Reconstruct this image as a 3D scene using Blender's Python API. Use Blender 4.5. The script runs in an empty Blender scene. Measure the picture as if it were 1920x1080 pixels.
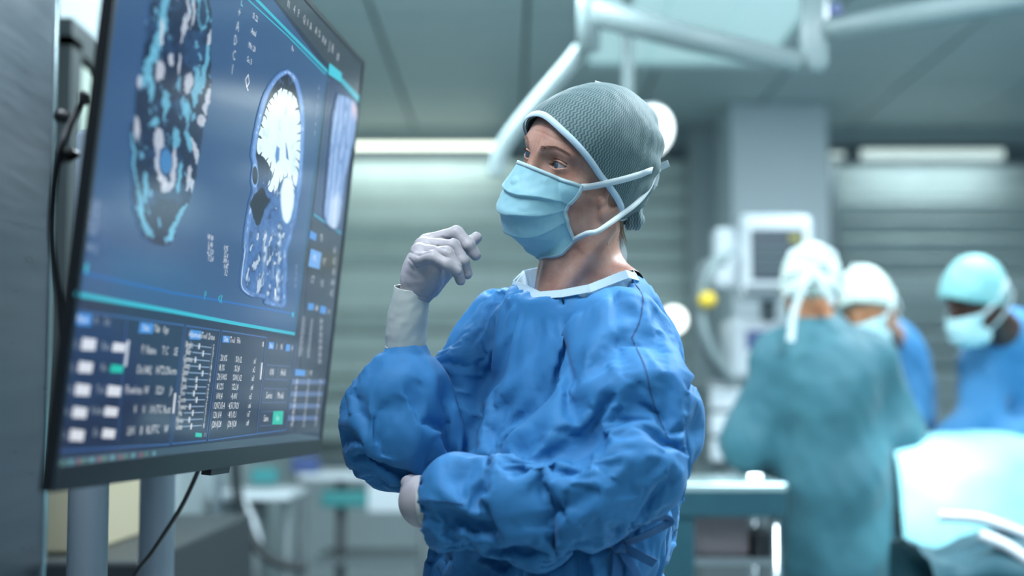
import bpy, bmesh, math, random
import numpy as np
from mathutils import Vector, Matrix

random.seed(7)
rng = np.random.default_rng(11)
scene = bpy.context.scene
col = scene.collection

# ------------------------------------------------------------------ camera
F_PX = 2800.0
PITCH = math.radians(4.3)
CAM_Z = 1.25
cam_data = bpy.data.cameras.new('camera')
cam_data.sensor_width = 36.0
cam_data.lens = 36.0 * F_PX / 1920.0
cam_data.dof.use_dof = True
cam_data.dof.focus_distance = 2.17
cam_data.dof.aperture_fstop = 1.7
cam_data.clip_start = 0.05
cam = bpy.data.objects.new('camera', cam_data)
cam.location = (0, 0, CAM_Z)
cam.rotation_euler = (math.radians(90) + PITCH, 0, 0)
col.objects.link(cam)
scene.camera = cam

# ------------------------------------------------------------------ world + exposure
world = bpy.data.worlds.new('world')
scene.world = world
world.use_nodes = True
wbg = world.node_tree.nodes['Background']
wbg.inputs['Color'].default_value = (0.42, 0.62, 0.70, 1)
wbg.inputs['Strength'].default_value = 0.05
scene.view_settings.view_transform = 'Standard'
scene.view_settings.look = 'None'
scene.view_settings.gamma = 1.0
scene.view_settings.use_curve_mapping = False
scene.view_settings.exposure = 0.0

# ------------------------------------------------------------------ ceiling luminaires added out of view to light the scene (area light in each)
#           x     y    z     sx   sy   watts  colour
ADDED_LUMINAIRES = [
    (-0.50, 1.35, 2.79, 0.6, 1.2, 40.0, (0.86, 0.92, 1.0)),
    (1.45, 0.30, 2.79, 0.6, 1.2, 19.0, (0.82, 0.91, 1.0)),
    (1.20, 2.75, 2.79, 0.6, 1.2, 100.0, (0.82, 0.92, 1.0)),
    (-0.35, 4.30, 2.79, 0.6, 1.2, 62.0, (0.80, 0.94, 1.0)),
    (1.85, 4.95, 2.79, 0.6, 1.2, 60.0, (0.80, 0.93, 1.0)),
]
def area_light(name, loc, sx, sy, watts, color, target=None):
    ld = bpy.data.lights.new(name, 'AREA')
    ld.shape = 'RECTANGLE'; ld.size = sx; ld.size_y = sy
    ld.energy = watts; ld.color = color
    lo = bpy.data.objects.new(name, ld)
    lo.location = loc
    if target is not None:
        lo.rotation_euler = (Vector(target) - Vector(loc)).to_track_quat('-Z', 'Y').to_euler()
    col.objects.link(lo)
    return lo
for (x, y, z, sx, sy, w, c) in ADDED_LUMINAIRES:
    area_light('added_luminaire_light', (x, y, z - 0.012), sx * 0.92, sy * 0.92, w, c)

# ------------------------------------------------------------------ helpers: projection
CP, SP = math.cos(PITCH), math.sin(PITCH)
def W(px, py, d):
    """world point seen at photo pixel px,py at depth d along the lens axis"""
    x = (px - 960.0) / F_PX * d
    v = (540.0 - py) / F_PX * d
    return np.array([x, d * CP - v * SP, CAM_Z + d * SP + v * CP])
def ray(px, py):
    p = W(px, py, 1.0) - np.array([0, 0, CAM_Z])
    return p / np.linalg.norm(p)
def proj(P):
    P = np.asarray(P, float)
    x = P[..., 0]; yy = P[..., 1]; zz = P[..., 2] - CAM_Z
    d = yy * CP + zz * SP; v = -yy * SP + zz * CP
    return 960 + F_PX * x / d, 540 - F_PX * v / d, d

# ------------------------------------------------------------------ helpers: materials
def lin(c):
    return tuple((v / 12.92 if v <= 0.04045 else ((v + 0.055) / 1.055) ** 2.4) for v in c)
def rgb(r, g, b):
    return lin((r / 255.0, g / 255.0, b / 255.0))
MATS = {}
def mat(name, color=(0.5, 0.5, 0.5), rough=0.6, metal=0.0, spec=0.5, noise=0.0, nscale=8.0, bump=0.0, bscale=60.0,
        sheen=0.0, coat=0.0, emit=None, estr=0.0, sss=0.0, trans=0.0, stretch=(1, 1, 1), rvar=0.0, aniso=0.0):
    if name in MATS:
        return MATS[name]
    m = bpy.data.materials.new(name); m.use_nodes = True
    nt = m.node_tree; b = nt.nodes['Principled BSDF']
    b.inputs['Base Color'].default_value = (*color, 1)
    b.inputs['Roughness'].default_value = rough
    b.inputs['Metallic'].default_value = metal
    b.inputs['Specular IOR Level'].default_value = spec
    if sheen:
        b.inputs['Sheen Weight'].default_value = sheen
        b.inputs['Sheen Roughness'].default_value = 0.4
    if coat:
        b.inputs['Coat Weight'].default_value = coat; b.inputs['Coat Roughness'].default_value = 0.08
    if aniso:
        b.inputs['Anisotropic'].default_value = aniso
    if emit is not None:
        b.inputs['Emission Color'].default_value = (*emit, 1); b.inputs['Emission Strength'].default_value = estr
    if sss:
        b.inputs['Subsurface Weight'].default_value = sss
        b.inputs['Subsurface Radius'].default_value = (0.012, 0.005, 0.003)
        b.inputs['Subsurface Scale'].default_value = 1.0
    if trans:
        b.inputs['Transmission Weight'].default_value = trans
    if noise or bump or rvar:
        tc = nt.nodes.new('ShaderNodeTexCoord')
        mp = nt.nodes.new('ShaderNodeMapping'); mp.inputs['Scale'].default_value = stretch
        nt.links.new(tc.outputs['Object'], mp.inputs['Vector'])
        if noise:
            n = nt.nodes.new('ShaderNodeTexNoise'); n.inputs['Scale'].default_value = nscale; n.inputs['Detail'].default_value = 5
            nt.links.new(mp.outputs['Vector'], n.inputs['Vector'])
            r = nt.nodes.new('ShaderNodeValToRGB')
            r.color_ramp.elements[0].position = 0.3; r.color_ramp.elements[1].position = 0.7
            r.color_ramp.elements[0].color = (*[max(0, c * (1 - noise)) for c in color], 1)
            r.color_ramp.elements[1].color = (*[min(1, c * (1 + noise)) for c in color], 1)
            nt.links.new(n.outputs['Fac'], r.inputs['Fac']); nt.links.new(r.outputs['Color'], b.inputs['Base Color'])
        if rvar:
            n3 = nt.nodes.new('ShaderNodeTexNoise'); n3.inputs['Scale'].default_value = nscale * 2; n3.inputs['Detail'].default_value = 4
            nt.links.new(mp.outputs['Vector'], n3.inputs['Vector'])
            mr = nt.nodes.new('ShaderNodeMapRange'); mr.inputs['To Min'].default_value = max(0.02, rough - rvar); mr.inputs['To Max'].default_value = rough + rvar
            nt.links.new(n3.outputs['Fac'], mr.inputs['Value']); nt.links.new(mr.outputs['Result'], b.inputs['Roughness'])
        if bump:
            n2 = nt.nodes.new('ShaderNodeTexNoise'); n2.inputs['Scale'].default_value = bscale; n2.inputs['Detail'].default_value = 3
            nt.links.new(mp.outputs['Vector'], n2.inputs['Vector'])
            bp = nt.nodes.new('ShaderNodeBump'); bp.inputs['Strength'].default_value = bump; bp.inputs['Distance'].default_value = 0.002
            nt.links.new(n2.outputs['Fac'], bp.inputs['Height']); nt.links.new(bp.outputs['Normal'], b.inputs['Normal'])
    MATS[name] = m
    return m

# ------------------------------------------------------------------ helpers: objects
def tag(o, label=None, cat=None, group=None, kind=None):
    if label: o['label'] = label
    if cat: o['category'] = cat
    if group: o['group'] = group
    if kind: o['kind'] = kind
    return o
def empty(name, loc, label=None, cat=None, group=None):
    o = bpy.data.objects.new(name, None)
    o.empty_display_size = 0.1
    o.location = loc; col.objects.link(o)
    return tag(o, label, cat, group)
def base_of(o):
    b = np.zeros(3)
    while o is not None:
        b += np.array(o.location); o = o.parent
    return b
def obj(name, verts, faces, material, parent=None, smooth=False, loc=None):
    """one mesh object; verts are world coordinates (the object's origin is subtracted)"""
    verts = np.asarray(verts, np.float64).reshape(-1, 3)
    me = bpy.data.meshes.new(name)
    origin = base_of(parent) if parent is not None else (np.array(loc, float) if loc is not None else np.zeros(3))
    v = verts - origin
    if isinstance(faces, np.ndarray) and faces.ndim == 2:
        n, k = faces.shape
        me.vertices.add(len(v)); me.vertices.foreach_set('co', v.astype(np.float32).ravel())
        me.loops.add(n * k); me.loops.foreach_set('vertex_index', faces.astype(np.int32).ravel())
        me.polygons.add(n); me.polygons.foreach_set('loop_start', (np.arange(n) * k).astype(np.int32))
        me.polygons.foreach_set('loop_total', np.full(n, k, np.int32))
        me.update(calc_edges=True); me.validate()
    else:
        me.from_pydata([tuple(p) for p in v], [], [tuple(int(i) for i in f) for f in faces]); me.update()
    if smooth:
        me.polygons.foreach_set('use_smooth', np.ones(len(me.polygons), bool))
    me.materials.append(material)
    o = bpy.data.objects.new(name, me)
    if parent is None and loc is not None: o.location = tuple(origin)
    col.objects.link(o)
    if parent is not None: o.parent = parent
    return o
class MB:
    """collects simple shapes (world coordinates) into one mesh"""
    def __init__(self): self.v = []; self.f = []
    def add(self, v, f):
        n = len(self.v); self.v += [tuple(p) for p in v]; self.f += [tuple(i + n for i in q) for q in f]; return self
    def box(self, c, s, rz=0.0, rx=0.0, ry=0.0, bev=0.0):
        hx, hy, hz = s[0] / 2, s[1] / 2, s[2] / 2
        M = Matrix.Rotation(rz, 3, 'Z') @ Matrix.Rotation(ry, 3, 'Y') @ Matrix.Rotation(rx, 3, 'X')
        if bev <= 0:
            pts = [(sx * hx, sy * hy, sz * hz) for sz in (-1, 1) for sx, sy in ((-1, -1), (1, -1), (1, 1), (-1, 1))]
            fs = [(3, 2, 1, 0), (4, 5, 6, 7), (0, 1, 5, 4), (1, 2, 6, 5), (2, 3, 7, 6), (3, 0, 4, 7)]
        else:
            bm = bmesh.new(); bmesh.ops.create_cube(bm, size=1.0)
            for q in bm.verts: q.co = Vector((q.co.x * s[0], q.co.y * s[1], q.co.z * s[2]))
            bmesh.ops.bevel(bm, geom=bm.edges[:], offset=min(bev, min(s) * 0.49), segments=2, affect='EDGES', profile=0.5)
            bm.verts.ensure_lookup_table()
            pts = [tuple(q.co) for q in bm.verts]; fs = [tuple(q.index for q in f.verts) for f in bm.faces]; bm.free()
        cc = Vector(c)
        return self.add([tuple(M @ Vector(p) + cc) for p in pts], fs)
    def tube(self, pts, r, seg=12, cap=True, flat=1.0):
        P = [np.array(p, float) for p in pts]; n = len(P)
        rr = r if hasattr(r, '__len__') else [r] * n
        T = []
        for i in range(n):
            t = P[min(i + 1, n - 1)] - P[max(i - 1, 0)]; T.append(t / (np.linalg.norm(t) + 1e-12))
        up = np.array([0, 0, 1.0]) if abs(T[0][2]) < 0.9 else np.array([1.0, 0, 0])
        a = np.cross(T[0], up); a /= np.linalg.norm(a); vs = []
        for i in range(n):
            a = a - T[i] * (a @ T[i]); a /= np.linalg.norm(a); b = np.cross(T[i], a)
            for k in range(seg):
                an = 2 * math.pi * k / seg
                vs.append(P[i] + rr[i] * (math.cos(an) * a + flat * math.sin(an) * b))
        fs = []
        for i in range(n - 1):
            for k in range(seg):
                k2 = (k + 1) % seg
                fs.append((i * seg + k, i * seg + k2, (i + 1) * seg + k2, (i + 1) * seg + k))
        if cap:
            fs.append(tuple(range(seg - 1, -1, -1))); fs.append(tuple((n - 1) * seg + k for k in range(seg)))
        return self.add(vs, fs)
    def lathe(self, c, prof, seg=24, axis=(0, 0, 1)):
        """prof: list of (radius, height along axis)"""
        ax = Vector(axis).normalized(); q = Vector((0, 0, 1)).rotation_difference(ax)
        vs = []; fs = []
        for (r, h) in prof:
            for k in range(seg):
                an = 2 * math.pi * k / seg
                vs.append(tuple(q @ Vector((r * math.cos(an), r * math.sin(an), h)) + Vector(c)))
        for i in range(len(prof) - 1):
            for k in range(seg):
                k2 = (k + 1) % seg
                fs.append((i * seg + k, i * seg + k2, (i + 1) * seg + k2, (i + 1) * seg + k))
        fs.append(tuple(range(seg - 1, -1, -1))); fs.append(tuple((len(prof) - 1) * seg + k for k in range(seg)))
        return self.add(vs, fs)
    def build(self, name, material, parent=None, smooth=False, loc=None):
        return obj(name, self.v, self.f, material, parent, smooth, loc)
def catmull(pts, n=8):
    P = [np.array(p, float) for p in pts]; out = []
    for i in range(len(P) - 1):
        p0 = P[max(i - 1, 0)]; p1 = P[i]; p2 = P[i + 1]; p3 = P[min(i + 2, len(P) - 1)]
        for k in range(n):
            t = k / n
            out.append(0.5 * ((2 * p1) + (-p0 + p2) * t + (2 * p0 - 5 * p1 + 4 * p2 - p3) * t * t + (-p0 + 3 * p1 - 3 * p2 + p3) * t ** 3))
    out.append(P[-1]); return out
def ribbon(pts, normals, width, thick=0.0008, twist=None):
    """flat band along 3D points; normals give the facing direction"""
    P = np.array(pts, float); N = np.array(normals, float); n = len(P)
    wd = width if hasattr(width, '__len__') else [width] * n
    vs = []; fs = []
    for i in range(n):
        t = P[min(i + 1, n - 1)] - P[max(i - 1, 0)]; t /= np.linalg.norm(t) + 1e-12
        nn = N[i] - t * (N[i] @ t); nn /= np.linalg.norm(nn) + 1e-12
        s = np.cross(t, nn) * wd[i] * 0.5
        vs += [P[i] - s, P[i] + s, P[i] + s + nn * thick, P[i] - s + nn * thick]
    for i in range(n - 1):
        a = i * 4; b = a + 4
        for k in range(4):
            k2 = (k + 1) % 4
            fs.append((a + k, a + k2, b + k2, b + k))
    fs.append((3, 2, 1, 0)); e = (n - 1) * 4; fs.append((e, e + 1, e + 2, e + 3))
    return vs, fs

# ------------------------------------------------------------------ helpers: signed distance modelling
def smin(a, b, k):
    h = np.clip(0.5 + 0.5 * (b - a) / k, 0, 1)
    return b + (a - b) * h - k * h * (1 - h)
def smax(a, b, k): return -smin(-a, -b, k)
def sphere(P, c, r): return np.linalg.norm(P - np.asarray(c), axis=1) - r
def ellip(P, c, r, M=None):
    q = P - np.asarray(c)
    if M is not None: q = q @ M
    r = np.asarray(r, float)
    k0 = np.linalg.norm(q / r, axis=1); k1 = np.linalg.norm(q / (r * r), axis=1) + 1e-9
    return k0 * (k0 - 1) / k1
def rcone(P, a, b, ra, rb):
    a = np.asarray(a, float); b = np.asarray(b, float); ab = b - a
    t = np.clip(((P - a) @ ab) / (ab @ ab), 0, 1)
    return np.linalg.norm(P - a - t[:, None] * ab, axis=1) - (ra + (rb - ra) * t)
def chain(P, pts, k=0.0):
    d = None
    for (a, ra), (b, rb) in zip(pts[:-1], pts[1:]):
        e = rcone(P, a, b, ra, rb); d = e if d is None else (np.minimum(d, e) if k == 0 else smin(d, e, k))
    return d
def nets(sdf, lo, hi, h, coarse=4, newton=2):
    """surface nets on a narrow band; returns verts, quads, normals"""
    lo = np.asarray(lo, float); hi = np.asarray(hi, float); H = h * coarse
    n = np.ceil((hi - lo) / H).astype(int)
    ax = [lo[i] + H * np.arange(n[i] + 1) for i in range(3)]
    G = np.stack(np.meshgrid(*ax, indexing='ij'), -1).reshape(-1, 3)
    dc = sdf(G).reshape(n + 1)
    near = np.abs(dc) < 1.25 * H
    cell = np.zeros(n, bool); mn = np.full(n, 1e9); mx = np.full(n, -1e9)
    for i in (0, 1):
        for j in (0, 1):
            for k in (0, 1):
                s = dc[i:n[0] + i, j:n[1] + j, k:n[2] + k]
                cell |= near[i:n[0] + i, j:n[1] + j, k:n[2] + k]; mn = np.minimum(mn, s); mx = np.maximum(mx, s)
    cell |= (mn < 0) & (mx > 0)
    nf = n * coarse
    D = np.full(nf + 1, 1.0, np.float32)
    inside = (dc[:-1, :-1, :-1] < 0)
    D[:-1, :-1, :-1] = np.where(np.repeat(np.repeat(np.repeat(inside, coarse, 0), coarse, 1), coarse, 2), -1.0, 1.0)
    m = np.zeros(nf + 1, bool)
    cu = np.repeat(np.repeat(np.repeat(cell, coarse, 0), coarse, 1), coarse, 2)
    for i in (0, 1):
        for j in (0, 1):
            for k in (0, 1):
                m[i:nf[0] + i, j:nf[1] + j, k:nf[2] + k] |= cu
    idx = np.argwhere(m)
    vals = np.empty(len(idx), np.float32)
    for s in range(0, len(idx), 400000):
        vals[s:s + 400000] = sdf(lo + idx[s:s + 400000] * h)
    D[m] = vals
    S = D < 0
    cnt = np.zeros(nf, np.int8)
    for i in (0, 1):
        for j in (0, 1):
            for k in (0, 1):
                cnt += S[i:nf[0] + i, j:nf[1] + j, k:nf[2] + k]
    act = np.argwhere((cnt > 0) & (cnt < 8))
    vid = np.full(nf, -1, np.int64); vid[tuple(act.T)] = np.arange(len(act))
    corners = np.array([(i, j, k) for i in (0, 1) for j in (0, 1) for k in (0, 1)])
    cv = np.stack([D[tuple((act + c).T)] for c in corners], 1)
    acc = np.zeros((len(act), 3)); num = np.zeros(len(act))
    for a in range(8):
        for b in range(a + 1, 8):
            if np.abs(corners[a] - corners[b]).sum() != 1: continue
            da = cv[:, a]; db = cv[:, b]; x = (da < 0) != (db < 0)
            t = np.where(x, da / (da - db + 1e-12), 0)
            acc += np.where(x[:, None], corners[a] + t[:, None] * (corners[b] - corners[a]), 0); num += x
    V = lo + (act + acc / num[:, None]) * h
    quads = []
    for axis in range(3):
        o1, o2 = [(1, 2), (2, 0), (0, 1)][axis]
        sl0 = [slice(None)] * 3; sl1 = [slice(None)] * 3
        sl0[axis] = slice(0, -1); sl1[axis] = slice(1, None)
        ch = S[tuple(sl0)] != S[tuple(sl1)]
        e = np.argwhere(ch)
        e = e[(e[:, o1] > 0) & (e[:, o2] > 0) & (e[:, o1] < nf[o1]) & (e[:, o2] < nf[o2])]
        u1 = np.zeros(3, int); u1[o1] = 1; u2 = np.zeros(3, int); u2[o2] = 1
        q = np.stack([vid[tuple((e - u1 - u2).T)], vid[tuple((e - u2).T)], vid[tuple(e.T)], vid[tuple((e - u1).T)]], 1)
        flip = ~S[tuple(e.T)]
        q[flip] = q[flip][:, ::-1]
        quads.append(q)
    Q = np.concatenate(quads); Q = Q[(Q >= 0).all(1)]
    def grad(P):
        g = np.zeros_like(P); e = h * 0.4
        for a in range(3):
            dv = np.zeros(3); dv[a] = e
            g[:, a] = (sdf(P + dv) - sdf(P - dv)) / (2 * e)
        return g
    for _ in range(newton):
        g = grad(V); gn = (g * g).sum(1) + 1e-6
        step = (sdf(V) / gn)[:, None] * g
        ln = np.linalg.norm(step, axis=1, keepdims=True)
        V = V - step * np.minimum(1, 0.6 * h / (ln + 1e-12))
    g = grad(V); N = g / (np.linalg.norm(g, axis=1, keepdims=True) + 1e-12)
    return V, Q, N
def vnormals(V, Q):
    N = np.zeros_like(V)
    a, b, c, d = (V[Q[:, i]] for i in range(4))
    fn = np.cross(c - a, d - b)
    for i in range(4): np.add.at(N, Q[:, i], fn)
    return N / (np.linalg.norm(N, axis=1, keepdims=True) + 1e-12)
def hit(sdf, px, py, d0=1.4, d1=3.2, off=0.0):
    """first point on a surface along the line of sight through a pixel, its normal"""
    o = np.array([0, 0, CAM_Z]); r = ray(px, py); t = d0
    for _ in range(160):
        s = float(sdf((o + r * t)[None])[0]) - off
        if s < 0.0002: break
        t += s * 0.7
        if t > d1: return None, None
    p = o + r * t; g = np.zeros(3)
    for a in range(3):
        e = np.zeros(3); e[a] = 0.001
        g[a] = float(sdf((p + e)[None])[0]) - float(sdf((p - e)[None])[0])
    return p, g / (np.linalg.norm(g) + 1e-12)
def poly_sd(u, v, poly):
    """signed distance (negative inside) to a closed polygon"""
    d = np.full(u.shape, 1e9); ins = np.zeros(u.shape, bool); n = len(poly)
    for i in range(n):
        (x0, y0), (x1, y1) = poly[i], poly[(i + 1) % n]
        dd, t, s = seg_dist(u, v, (x0, y0), (x1, y1)); d = np.minimum(d, dd)
        c = ((y0 > v) != (y1 > v)) & (u < (x1 - x0) * (v - y0) / (y1 - y0 + 1e-9) + x0); ins ^= c
    return np.where(ins, -d, d)
def hash3(i, j, k, s):
    v = np.sin(i * 127.1 + j * 311.7 + k * 74.7 + s * 53.3) * 43758.5453
    return v - np.floor(v)
def vnoise(P, scale, seed=0):
    q = P * scale; i = np.floor(q); f = q - i; f = f * f * (3 - 2 * f); out = 0
    for a in (0, 1):
        for b in (0, 1):
            for c in (0, 1):
                w = (f[:, 0] if a else 1 - f[:, 0]) * (f[:, 1] if b else 1 - f[:, 1]) * (f[:, 2] if c else 1 - f[:, 2])
                out = out + w * hash3(i[:, 0] + a, i[:, 1] + b, i[:, 2] + c, seed)
    return out * 2 - 1
def crumple(P, lam, n, seed, warp=0.35):
    """faceted creases: triangle waves along random, slightly bent directions"""
    r = np.random.default_rng(seed); out = np.zeros(len(P))
    for k in range(n):
        d = r.normal(size=3); d /= np.linalg.norm(d)
        ph = P @ d / lam + warp * vnoise(P, 0.8 / lam, seed * 31 + k) + r.random()
        out += np.abs((ph - np.floor(ph)) - 0.5) * 2 - 0.5
    return out / n
def seg_dist(u, v, a, b):
    ab = (b[0] - a[0], b[1] - a[1]); L2 = ab[0] ** 2 + ab[1] ** 2 + 1e-9
    t = np.clip(((u - a[0]) * ab[0] + (v - a[1]) * ab[1]) / L2, 0, 1)
    dx = u - a[0] - t * ab[0]; dy = v - a[1] - t * ab[1]
    side = np.sign(ab[0] * dy - ab[1] * dx)
    return np.hypot(dx, dy), t, side
def fold_heights(V, N, strokes):
    """hand-placed fabric folds: each stroke is a run of points on the surface as the photograph shows it"""
    u, v, dep = proj(V)
    view = V - np.array([0, 0, CAM_Z]); view /= np.linalg.norm(view, axis=1, keepdims=True)
    face = np.clip(-(N * view).sum(1) * 3.0 + 0.1, 0, 1)
    bu = np.clip((u / 5).astype(int), 0, 400); bv = np.clip((v / 5).astype(int), 0, 300)
    zb = np.full((401, 301), 1e9); np.minimum.at(zb, (bu, bv), dep)
    vis = dep < zb[bu, bv] + 0.035
    H = np.zeros(len(V)); ok = np.nonzero((face > 0.02) & vis)[0]
    uu, vv = u[ok], v[ok]
    for (pts, w, h, kind) in strokes:
        xs = [p[0] for p in pts]; ys = [p[1] for p in pts]; m = 5 * w
        s = np.nonzero((uu > min(xs) - m) & (uu < max(xs) + m) & (vv > min(ys) - m) & (vv < max(ys) + m))[0]
        if len(s) == 0: continue
        best = np.full(len(s), 1e9); bt = np.zeros(len(s)); bs = np.ones(len(s)); nseg = len(pts) - 1
        for i in range(nseg):
            d, t, sd = seg_dist(uu[s], vv[s], pts[i], pts[i + 1])
            c = d < best; best[c] = d[c]; bt[c] = (i + t[c]) / nseg; bs[c] = sd[c]
        taper = np.clip(np.minimum(bt, 1 - bt) * 3.5 + 0.05, 0, 1)
        def tent(x): return np.clip(1.06 - np.sqrt(x * x + 0.0036), 0, 1)
        if kind == 'r': pr = np.exp(-(best / w) ** 2)
        elif kind == 'c': pr = tent(best / (1.7 * w))
        else:
            sgn = 1 if kind == 'a' else -1
            pr = np.where(bs * sgn > 0, tent(best / (2.5 * w)), tent(best / (0.55 * w)))
        H[ok[s]] += h * taper * pr
    return H * face
# ================================================================== ROOM
WALL_Y = 8.5; CEIL = 2.80; LEFT_X = -1.15; RIGHT_X = 3.4; REAR_Y = -1.6
m_wall = mat('wall paint', rgb(160, 174, 178), 0.55, noise=0.04, nscale=3)
m_wall_dark = mat('window recess', rgb(150, 168, 168), 0.6)
m_floor = mat('vinyl floor', rgb(150, 162, 162), 0.35, noise=0.08, nscale=25, rvar=0.08)
m_ceil = mat('ceiling panel enamel', rgb(186, 204, 206), 0.45, noise=0.02)
m_joint = mat('joint', rgb(66, 78, 84), 0.8)
m_pillar = mat('pillar paint', rgb(214, 226, 232), 0.5, noise=0.03, nscale=2)
m_slat = mat('blind slat', rgb(206, 222, 218), 0.4, noise=0.05, nscale=6)
m_slat2 = mat('blind slat grey', rgb(170, 186, 190), 0.4, noise=0.05, nscale=6)
m_frame = mat('grey window frame', rgb(105, 120, 128), 0.45)
m_glow = mat('lamp strip', (1, 1, 1), 0.5, emit=(0.93, 1.0, 0.82), estr=3.0)
m_panel_glow = mat('luminous panel', (0.8, 0.9, 0.9), 0.5, emit=(0.55, 0.95, 1.0), estr=0.40)
m_added_diffuser = mat('added luminaire diffuser', (0.9, 0.95, 1), 0.4, emit=(0.75, 0.95, 1.0), estr=2.5)
m_white_metal = mat('white enamel', rgb(190, 204, 206), 0.35)
m_steel = mat('brushed steel', rgb(128, 134, 144), 0.30, metal=1.0, noise=0.10, nscale=3, stretch=(1, 1, 14), rvar=0.06, aniso=0.5)
m_door = mat('door leaf', rgb(152, 166, 156), 0.45, noise=0.03)
m_door_frame = mat('door frame', rgb(52, 60, 62), 0.5)

floor = MB().box((1.1, 3.45, -0.05), (5.4, 10.5, 0.1)).build('floor', m_floor); tag(floor, kind='structure')
ceiling = MB().box((1.1, 3.45, CEIL + 0.07), (5.4, 10.5, 0.1)).build('ceiling', m_joint); tag(ceiling, kind='structure')
# ceiling panels: recessed joints between separate tiles
TW, TL = 0.62, 1.24
xs = [-0.56 + TW * k for k in range(-1, 7)]
ys = [REAR_Y + 0.1 + TL * k for k in range(9)]
lum_cells = []
for ix in range(len(xs) - 1):
    for iy in range(len(ys) - 1):
        x0, x1, y0, y1 = xs[ix], xs[ix + 1], ys[iy], ys[iy + 1]
        MB().box(((x0 + x1) / 2, (y0 + y1) / 2, CEIL + 0.01), (TW - 0.016, TL - 0.016, 0.02)).build('ceiling_panel', m_ceil, ceiling)
wall_back = MB().box((1.1, WALL_Y + 0.25, CEIL / 2), (5.4, 0.1, CEIL)).build('wall_back', m_wall_dark); tag(wall_back, kind='structure')
wall_left = MB().box((LEFT_X - 0.05, (WALL_Y + 2.7) / 2, CEIL / 2), (0.1, WALL_Y - 2.7, CEIL)).build('wall_left', m_wall); tag(wall_left, kind='structure')
wall_right = MB().box((RIGHT_X + 0.05, 3.45, CEIL / 2), (0.1, 10.3, CEIL)).build('wall_right', m_wall); tag(wall_right, kind='structure')
wall_rear = MB().box((1.1, REAR_Y - 0.05, CEIL / 2), (5.2, 0.1, CEIL)).build('wall_rear', m_wall); tag(wall_rear, kind='structure')
# the wall around the windows
def zc(py, d): return float(W(960, py, d)[2])
def xc(px, d): return (px - 960) / F_PX * d
s1 = MB()
s1.box(((LEFT_X + RIGHT_X) / 2, WALL_Y + 0.0, CEIL - 0.05), (RIGHT_X - LEFT_X, 0.2, 0.10))
trim_1 = s1.build('trim_1', mat('soffit', rgb(150, 166, 172), 0.5)); tag(trim_1, kind='structure')
s2 = MB().box(((LEFT_X + RIGHT_X) / 2, WALL_Y + 0.05, 0.42), (RIGHT_X - LEFT_X, 0.3, 0.84))
trim_2 = s2.build('trim_2', m_wall); tag(trim_2, kind='structure')
# window 1 (left of the pillar), window 2 (right of it): frames with individual slats
def blind(name, px0, px1, z0, z1, step, m, seedv, fr=0.06):
    r = random.Random(seedv)
    x0, x1 = xc(px0, WALL_Y), xc(px1, WALL_Y)
    b = MB()
    b.box((x0 - fr / 2, WALL_Y + 0.02, (z0 + z1) / 2), (fr, 0.16, z1 - z0 + 2 * fr))
    b.box((x1 + fr / 2, WALL_Y + 0.02, (z0 + z1) / 2), (fr, 0.16, z1 - z0 + 2 * fr))
    b.box(((x0 + x1) / 2, WALL_Y + 0.02, z1 + fr / 2), (x1 - x0, 0.16, fr))
    b.box(((x0 + x1) / 2, WALL_Y + 0.02, z0 - fr / 2), (x1 - x0, 0.16, fr))
    w = b.build(name, m_frame); tag(w, kind='structure')
    z = z1 - step * 0.6
    while z > z0 + step * 0.3:
        tilt = math.radians(r.uniform(8, 38))
        MB().box(((x0 + x1) / 2, WALL_Y + 0.03, z), (x1 - x0 - 0.01, 0.012, step * 0.94), rx=tilt, bev=0.003).build('slat', m, w)
        z -= step
    return w
blind('window_1', 560, 1290, 0.92, zc(290, WALL_Y), 0.125, m_slat, 3)
blind('window_2', 1572, 2010, 0.92, zc(296, WALL_Y), 0.108, m_slat2, 5)
# pillar between the windows, with a shallow pilaster
pil = MB()
pil.box(((xc(1375, 7.7) + xc(1560, 7.7)) / 2, 8.05, CEIL / 2), (xc(1560, 7.7) - xc(1375, 7.7), 0.7, CEIL), bev=0.015)
wall_pillar = pil.build('wall_pillar', m_pillar); tag(wall_pillar, kind='structure')
pil = MB().box((xc(1335, 8.4), 8.42, CEIL / 2), (xc(1378, 8.4) - xc(1292, 8.4), 0.3, CEIL))
wall_pilaster = pil.build('wall_pilaster', m_wall); tag(wall_pilaster, kind='structure')

# LED strips above the windows
def strip(px0, px1, py, d, h, label, m, watts):
    x0, x1 = xc(px0, d), xc(px1, d); z = zc(py, d)
    t = empty('strip_light', ((x0 + x1) / 2, d, z), label, 'light')
    MB().box(((x0 + x1) / 2, d + 0.03, z), (x1 - x0 + 0.04, 0.03, h + 0.02)).build('housing', m_frame, t)
    MB().box(((x0 + x1) / 2, d, z), (x1 - x0, 0.03, h), bev=0.005).build('diffuser', m, t)
    area_light('strip_light_glow', ((x0 + x1) / 2, d - 0.03, z - h / 2 - 0.004), x1 - x0, 0.03, watts, (0.86, 1.0, 0.97), ((x0 + x1) / 2, d + 0.05, z - 0.9))
m_glow2 = mat('lamp strip dim', (1, 1, 1), 0.5, emit=(0.75, 0.92, 0.85), estr=0.75)
strip(600, 934, 269, 8.36, 0.022, 'long bright strip light above the left window blind', m_glow, 5)
strip(1562, 1588, 286, 8.36, 0.02, 'short strip light beside the pillar', m_glow2, 0.4)
strip(1622, 1890, 284, 8.36, 0.045, 'dim strip light above the right window blind', m_glow2, 7)

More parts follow.
